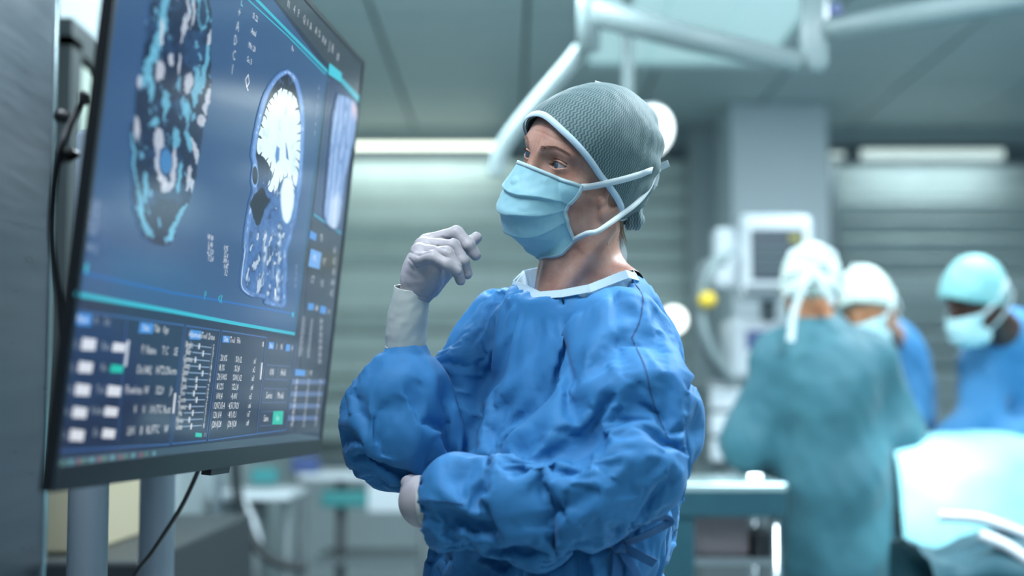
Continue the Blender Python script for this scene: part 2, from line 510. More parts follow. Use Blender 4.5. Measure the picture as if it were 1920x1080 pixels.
# frames and diffusers of the added, unseen luminaires
for i, (x, y, z, sx, sy, w, c) in enumerate(ADDED_LUMINAIRES):
    lab = ['added unseen ceiling luminaire above the big monitor', 'added unseen ceiling luminaire behind the camera on the right',
           'added unseen ceiling luminaire over the person facing the monitor', 'added unseen ceiling luminaire in front of the left window',
           'added unseen ceiling luminaire far right, in front of the right window'][i]
    t = empty('added_luminaire', (x, y, CEIL), lab, 'light', 'added ceiling luminaires')
    fr = MB()
    fr.box((x - sx / 2 - 0.012, y, CEIL - 0.008), (0.024, sy + 0.048, 0.016)); fr.box((x + sx / 2 + 0.012, y, CEIL - 0.008), (0.024, sy + 0.048, 0.016))
    fr.box((x, y - sy / 2 - 0.012, CEIL - 0.008), (sx, 0.024, 0.016)); fr.box((x, y + sy / 2 + 0.012, CEIL - 0.008), (sx, 0.024, 0.016))
    fr.build('frame', m_white_metal, t)
    MB().box((x, y, CEIL - 0.003), (sx, sy, 0.006)).build('diffuser', m_added_diffuser, t)
# luminous clean-air ceiling field over the operating area
t = empty('air_flow_ceiling', (0.8, 6.2, CEIL), 'large luminous clean-air ceiling field above the operating area', 'light')
fr = MB()
X0, X1, Y0, Y1 = xc(1105, 6.0), xc(1520, 6.0), 5.4, 6.75
for a in (X0, X1): fr.box((a, (Y0 + Y1) / 2, CEIL - 0.015), (0.04, Y1 - Y0 + 0.04, 0.03))
for a in (Y0, Y1): fr.box(((X0 + X1) / 2, a, CEIL - 0.015), (X1 - X0, 0.04, 0.03))
fr.build('frame', m_white_metal, t)
for k in range(3):
    ww = (X1 - X0 - 0.06) / 3
    MB().box((X0 + 0.03 + ww * (k + 0.5), (Y0 + Y1) / 2, CEIL - 0.006), (ww - 0.012, Y1 - Y0 - 0.05, 0.012)).build('panel', m_panel_glow, t)

# brushed steel wall cladding on the near left, its edge trim, and a door behind it in the left wall
clad = MB().box((-0.95, 1.4, CEIL / 2), (0.10, 3.0, CEIL), bev=0.004)
clad.box((-1.05, 2.87, CEIL / 2), (0.2, 0.06, CEIL))
wall_cladding = clad.build('wall_cladding', m_steel); tag(wall_cladding, kind='structure')
trim_3 = MB().box((-0.905, 2.90, CEIL / 2), (0.02, 0.02, CEIL), bev=0.004).build('trim_3', mat('polished steel', rgb(190, 205, 210), 0.18, metal=1.0)); tag(trim_3, kind='structure')
d = MB()
d.box((LEFT_X + 0.02, 3.72, 1.08), (0.06, 0.09, 2.16)); d.box((LEFT_X + 0.02, 4.78, 1.08), (0.06, 0.09, 2.16)); d.box((LEFT_X + 0.02, 4.25, 2.17), (0.06, 1.15, 0.07))
door_1 = d.build('door_1', m_door_frame); tag(door_1, kind='structure')
MB().box((LEFT_X + 0.012, 4.25, 1.06), (0.04, 0.97, 2.12), bev=0.004).build('door_leaf', m_door, door_1)
MB().tube([(LEFT_X + 0.03, 4.62, 1.03), (LEFT_X + 0.085, 4.62, 1.03), (LEFT_X + 0.085, 4.50, 1.03)], 0.011, 10).build('door_handle', m_steel, door_1)
# ================================================================== LARGE MONITOR ON ITS STAND
def cam2w(v):
    x, y, z = v
    return np.array([x, z * CP + y * SP, z * SP - y * CP])
SR = cam2w((0.10309, 0.07632, 0.99174)); SR /= np.linalg.norm(SR)
SU = cam2w((0.10546, -0.99229, 0.06510)); SU -= SR * (SU @ SR); SU /= np.linalg.norm(SU)
SN = np.cross(SR, SU)                                            # towards the viewer
SW, SH = 1.192, 0.699
STL = cam2w(np.array((-0.58620, -0.74007, 2.34147)) * 0.685) + np.array([0, 0, CAM_Z])
def SP_(px, py, off=0.0):
    o = np.array([0, 0, CAM_Z]); r = ray(px, py); t = ((STL + SN * off - o) @ SN) / (r @ SN)
    return o + r * t
def SC(a, b, c=0.0): return STL + SR * a - SU * b + SN * c      # a to the right, b down, c out of the screen
m_black = mat('black plastic', rgb(22, 26, 30), 0.38, noise=0.1, nscale=40)
m_bezel = mat('bezel', rgb(26, 32, 36), 0.30)
m_postm = mat('grey painted post', rgb(128, 144, 156), 0.42, noise=0.04, nscale=6)
MON = np.array([-0.60, 2.42, 0.0])
monitor = empty('display_monitor', MON, 'large flat monitor with brain scans and control panels, on a grey two-post stand', 'monitor')
def slab(a0, a1, b0, b1, c0, c1):
    v = [SC(a, b, c) for c in (c0, c1) for (a, b) in ((a0, b0), (a1, b0), (a1, b1), (a0, b1))]
    return v, [(0, 1, 2, 3), (7, 6, 5, 4), (0, 4, 5, 1), (1, 5, 6, 2), (2, 6, 7, 3), (3, 7, 4, 0)]
bz = MB()
bw, bb = 0.008, 0.026
bz.add(*slab(-bw, 0, -bw, SH + bb, -0.004, 0.0022)); bz.add(*slab(SW, SW + bw, -bw, SH + bb, -0.004, 0.0022))
bz.add(*slab(0, SW, -bw, 0, -0.004, 0.0022)); bz.add(*slab(0, SW, SH, SH + bb, -0.004, 0.0022))
bz.build('bezel', m_bezel, monitor)
cs = MB(); cs.add(*slab(-bw, SW + bw, -bw, SH + bb, -0.012, -0.004)); cs.add(*slab(0.05, SW - 0.05, 0.03, SH * 0.66, -0.020, -0.012)); cs.add(*slab(0.30, SW - 0.20, 0.10, SH - 0.05, -0.055, -0.012))
cs.build('casing', m_black, monitor)
ch = MB(); ch.add(*slab(SW * 0.5 - 0.045, SW * 0.5 + 0.045, SH + bb, SH + bb + 0.010, -0.016, -0.002)); ch.build('sensor_bar', m_black, monitor)
# ---- what the screen shows: flat print, one mesh with painted colours that glows
GV, GF, GC = [], [], []
layer = [0]
def g_add(verts, faces, color):
    n = len(GV); GV.extend(verts); GF.extend([tuple(i + n for i in f) for f in faces])
    if isinstance(color, np.ndarray) and color.ndim == 2: GC.extend([tuple(c) for c in color])
    else: GC.extend([tuple(color)] * len(verts))
def L(k): return 0.0004 + 0.00025 * k
def gq(pts, c, k=1): g_add([SP_(x, y, L(k)) for x, y in pts], [tuple(range(len(pts)))], lin([v / 255 for v in c]))
def gline(p, q, w, c, k=2):
    a, b = SP_(*p, L(k)), SP_(*q, L(k)); t = (b - a) / np.linalg.norm(b - a); s = np.cross(SN, t) * w * 0.5
    g_add([a - s, b - s, b + s, a + s], [(0, 1, 2, 3)], lin([v / 255 for v in c]))
def gpoly(pts, w, c, k=2):
    for p, q in zip(pts[:-1], pts[1:]): gline(p, q, w, c, k)
def g_rect(px, py, wm, hm, c, k=2):
    """rectangle centred at a pixel, size in metres on the screen"""
    o = SP_(px, py, L(k)); a = SR * wm / 2; b = SU * hm / 2
    g_add([o - a - b, o + a - b, o + a + b, o - a + b], [(0, 1, 2, 3)], lin([v / 255 for v in c]))
def g_frame(px, py, wm, hm, c, lw=0.0012, k=2):
    o = SP_(px, py, L(k)); a = SR * wm / 2; b = SU * hm / 2; cs_ = [o - a - b, o + a - b, o + a + b, o - a + b]
    for p, q in zip(cs_, cs_[1:] + cs_[:1]):
        t = (q - p) / np.linalg.norm(q - p); s = np.cross(SN, t) * lw / 2
        g_add([p - s, q - s, q + s, p + s], [(0, 1, 2, 3)], lin([v / 255 for v in c]))
FC = {}
def g_text(txt, px, py, hm, c, k=4, rot=0.0, align='CENTER'):
    if txt not in FC:
        cu = bpy.data.curves.new('t', 'FONT'); cu.body = txt; cu.size = 1.0; cu.resolution_u = 1; cu.align_x = 'CENTER'; cu.align_y = 'CENTER'
        o = bpy.data.objects.new('t', cu); col.objects.link(o); bpy.context.view_layer.update()
        me = o.to_mesh(); FC[txt] = ([tuple(v.co) for v in me.vertices], [tuple(p.vertices) for p in me.polygons])
        o.to_mesh_clear(); bpy.data.objects.remove(o); bpy.data.curves.remove(cu)
    vs, fs = FC[txt]; o = SP_(px, py, L(k)); s = hm * 1.4; ca, sa = math.cos(rot), math.sin(rot)
    g_add([o + SR * s * (x * ca - y * sa) + SU * s * (x * sa + y * ca) for x, y, z in vs], fs, lin([v / 255 for v in c]))
CY = (58, 186, 208); WH = (226, 234, 240); BL = (74, 142, 214); TE = (40, 190, 168); DK = (30, 42, 62)
# base fields
g_add([SC(0, 0, L(0)), SC(SW, 0, L(0)), SC(SW, SH, L(0)), SC(0, SH, L(0))], [(3, 2, 1, 0)], lin((40 / 255, 52 / 255, 76 / 255)))
gq([(258, -340), (614, 136), (553, 622), (143, 553)], (56, 90, 132), 1)                     # image field
gq([(259, -345), (680, 122), (674, 190), (455, -75)], (58, 70, 80), 1)                     # tool bar
gq([(617, 142), (672, 190), (640, 438), (588, 402)], (44, 66, 104), 1)                     # third image
gq([(585, 412), (641, 446), (600, 820), (553, 812)], (40, 50, 68), 1)                      # side panel
gq([(107, 862), (601, 808), (600, 823), (106, 875)], (66, 88, 104), 1)                     # task bar
gpoly([(270, -250), (480, -2), (614, 134)], 0.0050, CY, 3); gpoly([(270, -236), (466, 0), (540, 68), (610, 139)], 0.0020, CY, 3)
gpoly([(613, 140), (586, 360), (553, 624)], 0.004, (44, 120, 150), 3)
gpoly([(141, 551), (235, 568), (320, 583), (440, 606), (553, 626)], 0.0050, CY, 3)
gpoly([(157, 512), (320, 548), (420, 565), (548, 588)], 0.003, (40, 104, 176), 3)
gq([(618, 118), (641, 137), (640, 155), (616, 139)], (70, 200, 220), 3); gq([(641, 145), (674, 180), (673, 193), (640, 156)], (66, 176, 196), 3)
gpoly([(588, 402), (640, 438)], 0.004, (60, 150, 180), 3); gpoly([(617, 142), (588, 402)], 0.003, (50, 90, 120), 3)
# tool icons along the top bar and down the image
for i, (x, y) in enumerate([(541, 8), (552, 18), (560, 26), (571, 36), (577, 43), (583, 49), (593, 58), (599, 64), (606, 74), (610, 79), (618, 86), (624, 92), (634, 106)]):
    g_text('N4PQ0&A%88JR#'[i], x, y, 0.013 if i < 10 else 0.016, (186, 196, 204), 4)
for t_, x, y in (('L', 454, 3), ('+', 449, 24), ('A', 446, 50), ('D', 442, 77), ('C', 439, 104), ('I', 436, 131)): g_text(t_, x, y, 0.014, (190, 205, 215), 4)
g_text('Q', 464, 153, 0.020, WH, 4); g_text('L', 454, 2, 0.016, CY, 4)
for t_, x, y in (('Sl. 22', 479, 33), ('Axial', 476, 61), ('Mri. 20', 473, 89), ('Se. 3', 468, 114), ('Po', 549, 92)): g_text(t_, x, y, 0.0085, WH, 4)
for i in range(4): g_text(('W 80', 'L 40', 'Z 120', 'T 2.4')[i], 395, 446 + 13 * i, 0.008, WH, 4)
for i in range(5): g_text(('0.95', '12 x', '300 s', '0.4T', '3.2')[i], 424, 466 + 11.5 * i, 0.008, WH, 4)
for i in range(4): g_text(('R 20', 'SL 4', 'Im 12', 'FoV')[i], 178 - i * 1.5, 383 + 17 * i, 0.0095, (150, 176, 200), 4)
g_text('08 12', 173, 466, 0.0095, (150, 176, 200), 4); g_rect(162, 503, 0.007, 0.010, (60, 190, 215), 4)
g_text('P', 385, 555, 0.012, CY, 4); g_text('<X', 413, 561, 0.012, CY, 4); g_rect(549, 590, 0.01, 0.008, CY, 4)
for i in range(6): g_text('ABDEHM'[i], 598 - i * 1.6, 165 + 17 * i, 0.008, (160, 180, 200), 4)
for i in range(3): g_text('Fle'[i], 615 - i, 152 + 12 * i, 0.007, (150, 175, 195), 4)
for i in range(4): g_text('1 2', 556 - i * 0.8, 500 + 12 * i, 0.007, (180, 196, 210), 4)
# lower panels
for p in ([(237, 598), (221, 828)], [(345, 610), (318, 832)], [(349, 611), (322, 832)], [(412, 620), (386, 826)], [(416, 620), (390, 826)], [(500, 633), (481, 814)], [(555, 645), (536, 806)]):
    gpoly(p, 0.0022, (62, 96, 150), 2)
for p in ([(140, 582), (345, 610)], [(349, 611), (412, 620)], [(416, 620), (500, 633)], [(322, 832), (386, 826)], [(390, 826), (536, 806)], [(112, 846), (318, 833)]): gpoly(p, 0.002, (62, 100, 156), 2)
def tab(x0, y0, x1, y1, t_=None, c=BL, lean=3):
    gq([(x0 + lean, y0), (x1 + lean, y0 + (x1 - x0) * 0.12), (x1, y1 + (x1 - x0) * 0.06), (x0, y1)], c, 2)
    if t_: g_text(t_, (x0 + x1) / 2 + 1, (y0 + y1) / 2 + 1, 0.0075, WH, 4)
tab(138, 586, 170, 609, 'Patient'); g_text('In', 181, 600, 0.010, (150, 164, 178), 4); g_text('Set', 201, 603, 0.010, (150, 164, 178), 4)
rows = [((152, 633, 178, 656), (210, 642, 234, 659), WH), ((146, 677, 172, 698), (206, 683, 230, 698), TE), ((140, 719, 167, 741), (200, 722, 225, 742), WH), ((135, 762, 161, 783), (195, 762, 219, 780), WH), ((130, 804, 156, 826), (191, 803, 214, 821), WH)]
labs = [('Qt', 'Rate'), ('Sp', 'No'), ('Mx', 'Tool'), ('Av', 'Volume'), ('Da', 'Ex')]
for (a, b, c2), (la, lb) in zip(rows, labs):
    tab(*a, None, (216, 222, 230)); tab(*b, None, (216, 222, 230) if c2 is WH else TE)
    g_text(la, a[0] - 9, (a[1] + a[3]) / 2, 0.0095, (130, 146, 164), 4); g_text(lb, b[0] - 11, (b[1] + b[3]) / 2 - 1, 0.0095, (150, 164, 178), 4)
gpoly([(241, 638), (235, 687)], 0.008, (196, 206, 218), 3)
tab(260, 604, 286, 624, 'Data'); g_text('Tab', 295, 617, 0.009, WH, 4); g_text('Opt', 311, 619, 0.009, WH, 4)
for (cx, cy, t_) in ((600, 290, 'P. Name'), (690, 295, 'T:C'), (750, 300, 'SE'), (548, 400, 'Dx'), (590, 403, '1842'), (670, 405, 'H/T2C'), (728, 408, 'Norm'), (515, 515, 'Flow/rate'), (585, 517, 'W'), (660, 517, '3220'), (725, 517, 'Jr'),
                     (522, 625, 'V'), (570, 627, 'V'), (637, 625, '101/TC'), (700, 625, 'Rest'), (500, 745, 'LH1'), (556, 743, 'B'), (620, 738, 'RL/FTC'), (695, 735, 'W')):
    g_text(t_, 80 + cx / 3, 560 + cy / 3, 0.0105, (206, 214, 222), 4)
gpoly([(329, 737), (325, 775)], 0.006, WH, 3)
tab(355, 618, 376, 636, 'Adjustments', lean=2); g_text('Tool', 383, 630, 0.009, WH, 4); g_text('Done', 397, 632, 0.009, WH, 4)
sy = [240, 287, 335, 380, 425, 470, 520, 565, 610, 657, 700, 747, 793]; hx = [193, 220, 168, 197, 216, 176, 173, 158, 176, 131, 150, 126, 139]
lx = [127, 121, 116, 110, 101, 94, 90, 83, 77, 80, 65, 62, 57]; rx = [290, 285, 278, 274, 268, 264, 255, 250, 246, 240, 236, 230, 224]
sl = ['Bright', 'Blur', 'Gamma', 'Sharp', 'Satur', 'Bias', 'Scale', 'Fov', 'Zoom', 'Power', 'Hu', 'Noise', 'Grain']
for i in range(13):
    yr = sy[i] + np.interp(i, [0, 12], [20, -8]); fx = (hx[i] - lx[i]) / (rx[i] - lx[i]); hy = sy[i] + (yr - sy[i]) * fx
    P8 = lambda x, y: (320 + x / 3.6, 580 + y / 3.6)
    gline(P8(lx[i] + 24, sy[i] + (yr - sy[i]) * 0.15), P8(rx[i] - 14, yr - 1), 0.0011, (150, 176, 206), 3)
    gline(P8(hx[i] + 2, hy - 18), P8(hx[i] - 2, hy + 20), 0.0045, WH, 4)
    g_text(sl[i], *P8(lx[i], sy[i]), 0.0085, WH, 4); g_text(str((i * 7 + 5) % 9), *P8(rx[i], yr), 0.0085, WH, 4)
tab(366, 811, 378, 819, None, TE, 1); tab(381, 811, 386, 819, None, (84, 96, 112), 1)
tab(417, 629, 430, 642, 'Dim', lean=1); g_text('Tool', 436, 638, 0.009, WH, 4); g_text('File', 448, 639, 0.009, WH, 4)
p4 = [(360, 330, 460, 340, 570, 350, '20,0%'), (347, 395, 448, 402, 563, 408, '8,1%'), (348, 458, 450, 463, 556, 467, '20,100%'), (335, 522, 436, 525, 549, 528, '8,12%'), (328, 587, 430, 588, 540, 590, '100,4'), (328, 652, 428, 652, 534, 650, '1207,15,4'), (314, 714, 418, 712, 527, 708, '120,1/4'), (310, 777, 414, 774, 520, 768, '(28,0)28')]
for i, (a, b, c, d, e, f, t_) in enumerate(p4):
    g_text(t_, 320 + a / 3.6, 580 + b / 3.6, 0.0095, WH, 4); g_text(t_[::-1] if '(' not in t_ else t_, 320 + c / 3.6, 580 + d / 3.6, 0.0095, WH, 4); g_text('x%d' % (i + 1), 320 + e / 3.6, 580 + f / 3.6, 0.009, WH, 4)
gpoly([(494, 641), (493, 650)], 0.004, WH, 4); gpoly([(491.5, 680), (488.5, 712)], 0.006, WH, 4)
tab(503, 641, 513, 654, 'Run', lean=1); g_text('I', 519, 650, 0.010, WH, 4); g_text('N', 528, 651, 0.010, WH, 4); g_rect(540, 652, 0.028, 0.011, BL, 3); g_text('4', 548, 653, 0.010, WH, 4)
for (cx, cy, t_) in ((682, 425, 'ON'), (760, 428, 'Hold'), (665, 582, 'Series'), (742, 583, 'Model'), (645, 737, 'Save')):
    x, y = 320 + cx / 3.6, 580 + cy / 3.6; g_frame(x, y, 0.075, 0.022, (70, 92, 130), 0.0014, 2); g_text(t_, x, y, 0.011, WH, 4)
gq([(513, 771), (531.5, 770.5), (529.5, 795.5), (510.5, 796)], TE, 3); g_text('Run', 521, 784, 0.010, (160, 230, 220), 4)
# right column
tab(577, 568, 588, 581, None, BL, 1); g_text('AB', 594, 578, 0.010, WH, 4); g_rect(606, 581, 0.045, 0.013, BL, 3); g_text('R', 617, 585, 0.010, WH, 4)
for i in range(9):
    g_text(('Ch %d' % (i + 1)), 570 - i * 0.9, 598 + 8.2 * i, 0.009, (190, 200, 212), 4); g_text('%d0%d' % (i % 4 + 1, i), 585 - i * 0.9, 602 + 8.2 * i, 0.009, (170, 182, 196), 4)
for i in range(7): g_text('Bx%d' % i, 603 - i * 0.5, 602 + 12.5 * i, 0.010, (190, 200, 212), 4)
tab(553, 692, 572, 704, None, BL, 1); g_text('|', 577, 699, 0.010, WH, 4); g_text('M', 583, 700, 0.010, WH, 4)
for i in range(8):
    y = 716 + 11.3 * i; x0 = 551 - i * 1.3
    if i % 2 == 0: gq([(x0 - 3, y - 5), (x0 + 59 - i, y - 4), (x0 + 58 - i, y + 4), (x0 - 4, y + 5)], (84, 108, 150), 2)
    for k_ in range(3): g_text(('A%d' % i, '2%d' % k_, '1%d' % i)[k_], x0 + 6 + k_ * 22, y, 0.010, (206, 214, 224), 4)
gq([(583, 466), (603, 474), (599, 505), (578, 499)], (104, 164, 232), 3); g_text('MR', 590, 484, 0.012, (190, 214, 236), 4)
gq([(582, 432), (594, 439), (592, 452), (580, 446)], BL, 3); g_text('T1', 603, 447, 0.012, WH, 4)
for (x, y, t_) in ((586, 525, 'CT'), (604, 532, 'US'), (608, 492, 'PT'), (628, 470, 'A1'), (627, 490, 'A2'), (626, 510, 'A3'), (624, 530, 'A4'), (622, 550, 'A5')): g_text(t_, x, y, 0.013, (186, 198, 210), 4)
for i in range(14): g_rect(118 + i * 13 + (i % 3) * 2, 868 - (118 + i * 13 - 118) * 0.105, 0.012, 0.006, ((80, 120, 110), (90, 140, 150), (120, 90, 100))[i % 3], 3)
# ---- scan pictures (fine grids with painted tissue)
def smoothpoly(p, n=5): return [tuple(q[:2]) for q in catmull([(*a, 0) for a in p] + [(*p[0], 0)], n)[:-1]]
def mixc(c, new, w): return c * (1 - w[..., None]) + np.array(new, float) * w[..., None]
def n2(u, v, sc, seed): return vnoise(np.stack([u.ravel() * sc, v.ravel() * sc, np.full(u.size, 0.37)], 1), 1.0, seed).reshape(u.shape)
def fb(u, v, sc, seed): return n2(u, v, sc, seed) * 0.55 + n2(u, v, sc * 2.1, seed + 1) * 0.3 + n2(u, v, sc * 4.3, seed + 2) * 0.15
def sst(x, a, b): t = np.clip((x - a) / (b - a), 0, 1); return t * t * (3 - 2 * t)
def grid_pic(x0, x1, y0, y1, sx_, sy_, fn, k):
    nx, ny = int((x1 - x0) / sx_), int((y1 - y0) / sy_)
    u, v = np.meshgrid(np.linspace(x0, x1, nx + 1), np.linspace(y0, y1, ny + 1))
    c, alpha = fn(u, v)
    o = np.array([0, 0, CAM_Z]); Pn = STL + SN * L(k)
    r = np.stack([(u - 960) / F_PX, CP - (540 - v) / F_PX * SP, SP + (540 - v) / F_PX * CP], -1)
    t = ((Pn - o) @ SN) / (r @ SN); P = o + r * t[..., None]
    keep = np.zeros((ny, nx), bool)
    for a in (0, 1):
        for b in (0, 1): keep |= alpha[a:ny + a, b:nx + b] > 0.02
    idx = np.arange((nx + 1) * (ny + 1)).reshape(ny + 1, nx + 1)
    f = np.stack([idx[:-1, :-1], idx[1:, :-1], idx[1:, 1:], idx[:-1, 1:]], -1)[keep]
    used = np.unique(f); remap = np.full(idx.size, -1); remap[used] = np.arange(len(used))
    cl = np.clip(c / 255.0, 0, 1); cl = np.where(cl <= 0.04045, cl / 12.92, ((cl + 0.055) / 1.055) ** 2.4)
    g_add(list(P.reshape(-1, 3)[used]), [tuple(q) for q in remap[f]], cl.reshape(-1, 3)[used])
BGC = np.array([56, 90, 132], float)
HEADP = smoothpoly([(540, 129), (524, 136), (511, 149), (495, 178), (483, 219), (474, 264), (471, 291), (474, 310), (471, 337), (473, 357), (467, 382), (461, 418), (456, 459), (457, 472), (452, 509), (451, 534), (458, 548), (474, 557), (495, 560), (498, 570), (533, 576), (538, 540), (539, 495), (540, 470), (554, 423), (564, 364), (570, 291), (572, 223), (567, 178), (556, 144)])
BRAINP = smoothpoly([(527, 164), (513, 178), (502, 196), (490, 232), (483, 266), (483, 287), (495, 296), (506, 314), (510, 328), (502, 346), (506, 359), (517, 357), (529, 337), (542, 332), (553, 357), (561, 314), (564, 246), (560, 201), (551, 178), (540, 169)])
CERP = smoothpoly([(532, 334), (526, 360), (527, 390), (531, 412), (539, 419), (547, 405), (552, 375), (550, 345), (542, 333)])
AIRP = smoothpoly([(478, 364), (492, 352), (500, 368), (506, 376), (497, 392), (484, 424), (474, 402), (470, 382)])
def pic_sagittal(u, v):
    wob = fb(u, v, 0.12, 5) * 1.6
    sd = poly_sd(u, v, HEADP) + wob * 0.5
    c = np.broadcast_to(BGC, u.shape + (3,)).copy()
    ins = 1 - sst(sd, -1.0, 0.8)
    face = sst(v, 300, 380)
    tissue = fb(u, v * 0.55, 0.16, 31); fine = n2(u + 0.25 * v, v * 0.30, 0.15, 41) * 0.65 + n2(u + 0.2 * v, v * 0.35, 0.30, 43) * 0.35
    base = np.array([70, 112, 170]) + 26 * tissue[..., None]
    inner = mixc(base, (16, 30, 56), sst(-sd, 7, 11) * (1 - face))
    inner = mixc(inner, (34, 62, 106), face * sst(fine, -0.05, 0.25) * 0.7)
    inner = mixc(inner, (222, 238, 250), face * sst(fine + 0.4 * tissue, 0.12, 0.40) * sst(-sd, 4, 12) * 0.75)
    scalp = sst(-sd, 0.5, 3) * (1 - sst(-sd, 7, 10))
    inner = mixc(inner, (112, 158, 222), scalp * (0.85 - 0.35 * face))
    inner = mixc(inner, (196, 218, 246), (1 - sst(sd, -3.0, -1.4)) * 0 + sst(-sd, 2.5, 4) * (1 - sst(-sd, 5, 7)) * sst(tissue, 0.1, 0.4) * 0.8)
    inner = mixc(inner, (150, 180, 226), np.exp(-((v - 152) / 7) ** 2) * np.exp(-((u - 538) / 16) ** 2) * sst(tissue, -0.2, 0.2) * 0.7)
    # brain with gyri
    bc = (527, 262); ang = np.arctan2((v - bc[1]) * 0.42, u - bc[0])
    sb = poly_sd(u, v, BRAINP)
    gy = np.abs(np.sin(ang * 13 + 2.2 * fb(u, v, 0.05, 61) + 0.9 * np.sin(v * 0.045)))
    sb2 = sb + np.clip(1.8 - gy * 5, 0, 1.8) * 6.0 * sst(sb, -22, -2) + wob
    br = 1 - sst(sb2, -0.8, 0.8)
    inner = mixc(inner, (226, 244, 246), br)
    inner = mixc(inner, (190, 224, 234), br * sst(fb(u, v * 0.6, 0.08, 71), 0.05, 0.5) * 0.7)
    vent = poly_sd(u, v, [(516, 292), (519, 274), (524, 278), (523, 300), (518, 306)]); inner = mixc(inner, (86, 138, 200), br * (1 - sst(vent, -2, 2)))
    vent = poly_sd(u, v, [(536, 268), (539, 282), (541, 300), (537, 296)]); inner = mixc(inner, (60, 110, 176), br * (1 - sst(vent, -1.5, 1.5)))
    ce = 1 - sst(poly_sd(u, v, CERP) + wob, -1, 1); inner = mixc(inner, (232, 246, 250), ce)
    inner = mixc(inner, (120, 172, 214), (1 - br) * np.exp(-(poly_sd(u, v, CERP) / 2.0) ** 2) * 0.5)
    air = 1 - sst(poly_sd(u, v, AIRP) + wob * 1.5, -1.5, 1.5); inner = mixc(inner, (12, 24, 44), air)
    eye = ((u - 478) / 5.0) ** 2 + ((v - 329) / 17.0) ** 2; inner = mixc(inner, (10, 22, 44), 1 - sst(eye, 0.75, 1.15)); inner = mixc(inner, (150, 196, 240), np.exp(-((eye - 1.45) / 0.28) ** 2) * 0.8)
    inner = mixc(inner, (214, 232, 248), np.exp(-((u - 497) / 5) ** 2 - ((v - 470 - (u - 497) * -3) / 38) ** 2) * sst(fine, -0.2, 0.2) * 0.9)
    inner = mixc(inner, (236, 244, 250), sst(n2(u, v * 0.3, 0.25, 91), 0.0, 0.5) * np.exp(-((u - 517) / 5) ** 2) * sst(v, 420, 440))
    for i in range(9):
        inner = mixc(inner, (196, 220, 240), np.exp(-((u - 523 + 0.02 * (v - 480)) / 3.4) ** 2 - ((v - 424 - i * 17) / 5.0) ** 2) * 0.75)
    inner = mixc(inner, (200, 222, 244), np.exp(-((sd + 2.2) / 1.2) ** 2) * sst(v, 440, 480) * (1 - sst(u, 462, 478)) * 0.9)
    return mixc(c, (0, 0, 0), np.zeros(u.shape)) * (1 - ins[..., None]) + inner * ins[..., None], ins
AXP = smoothpoly([(304, -120), (282, 0), (272, 60), (268, 120), (258, 150), (252, 215), (245, 240), (247, 300), (252, 380), (262, 425), (286, 455), (318, 456), (344, 400), (366, 340), (374, 290), (383, 235), (392, 190), (396, 140), (394, 90), (397, 30), (392, -20), (372, -120)])
AXB = [(306, 30, 10, 62, 0, .12), (292, 90, 10, 40, 0, .15), (300, 135, 10, 24, 1, .1), (277, 132, 10, 40, 0, .2), (262, 155, 6, 16, 1, 0), (283, 165, 6, 30, 0, 0), (311, 190, 9, 26, 0, .1), (290, 228, 9, 14, 0, 0), (256, 240, 7, 26, 1, -.1),
       (251, 300, 3.2, 60, 0, -.06), (272, 350, 6, 36, 0, 0), (262, 380, 5, 36, 0, -.15), (274, 425, 7, 24, 0, -.5), (262, 400, 5, 20, 0, -.3), (300, 262, 11, 24, 1, 0), (329, 260, 8, 24, 0, .1), (298, 310, 5, 36, 1, -.1), (324, 315, 7, 40, 1, .05), (312, 352, 14, 13, 1, 0), (306, 340, 7, 16, 1, -.2),
       (352, 155, 9, 26, 1, 0), (368, 165, 9, 46, 0, .1), (384, 130, 5, 60, 0, .15), (388, 190, 5, 36, 1, .15), (376, 228, 9, 14, 1, 0), (349, 208, 6, 22, 0, 0), (352, 262, 7, 26, 0, -.1), (366, 285, 6, 28, 1, -.3), (336, 330, 5, 36, 0, .15), (354, 335, 6, 26, 1, .2), (362, 350, 5, 18, 1, 0), (340, 400, 6, 22, 0, .45), (325, 432, 7, 24, 0, .6), (318, 446, 6, 10, 0, .4),
       (316, -6, 7, 12, 0, 0), (380, 25, 12, 36, 2, 0), (392, 70, 5, 16, 1, .2), (322, 112, 6, 12, 1, 0), (344, 55, 3, 34, 1, .12), (352, 30, 3, 44, 1, .12), (362, 20, 3, 40, 1, .1), (337, 120, 2.4, 22, 1, .15), (303, 60, 4, 30, 1, .05), (296, -50, 9, 50, 0, .12), (340, -40, 4, 50, 1, .1), (366, -40, 6, 50, 0, .1)]
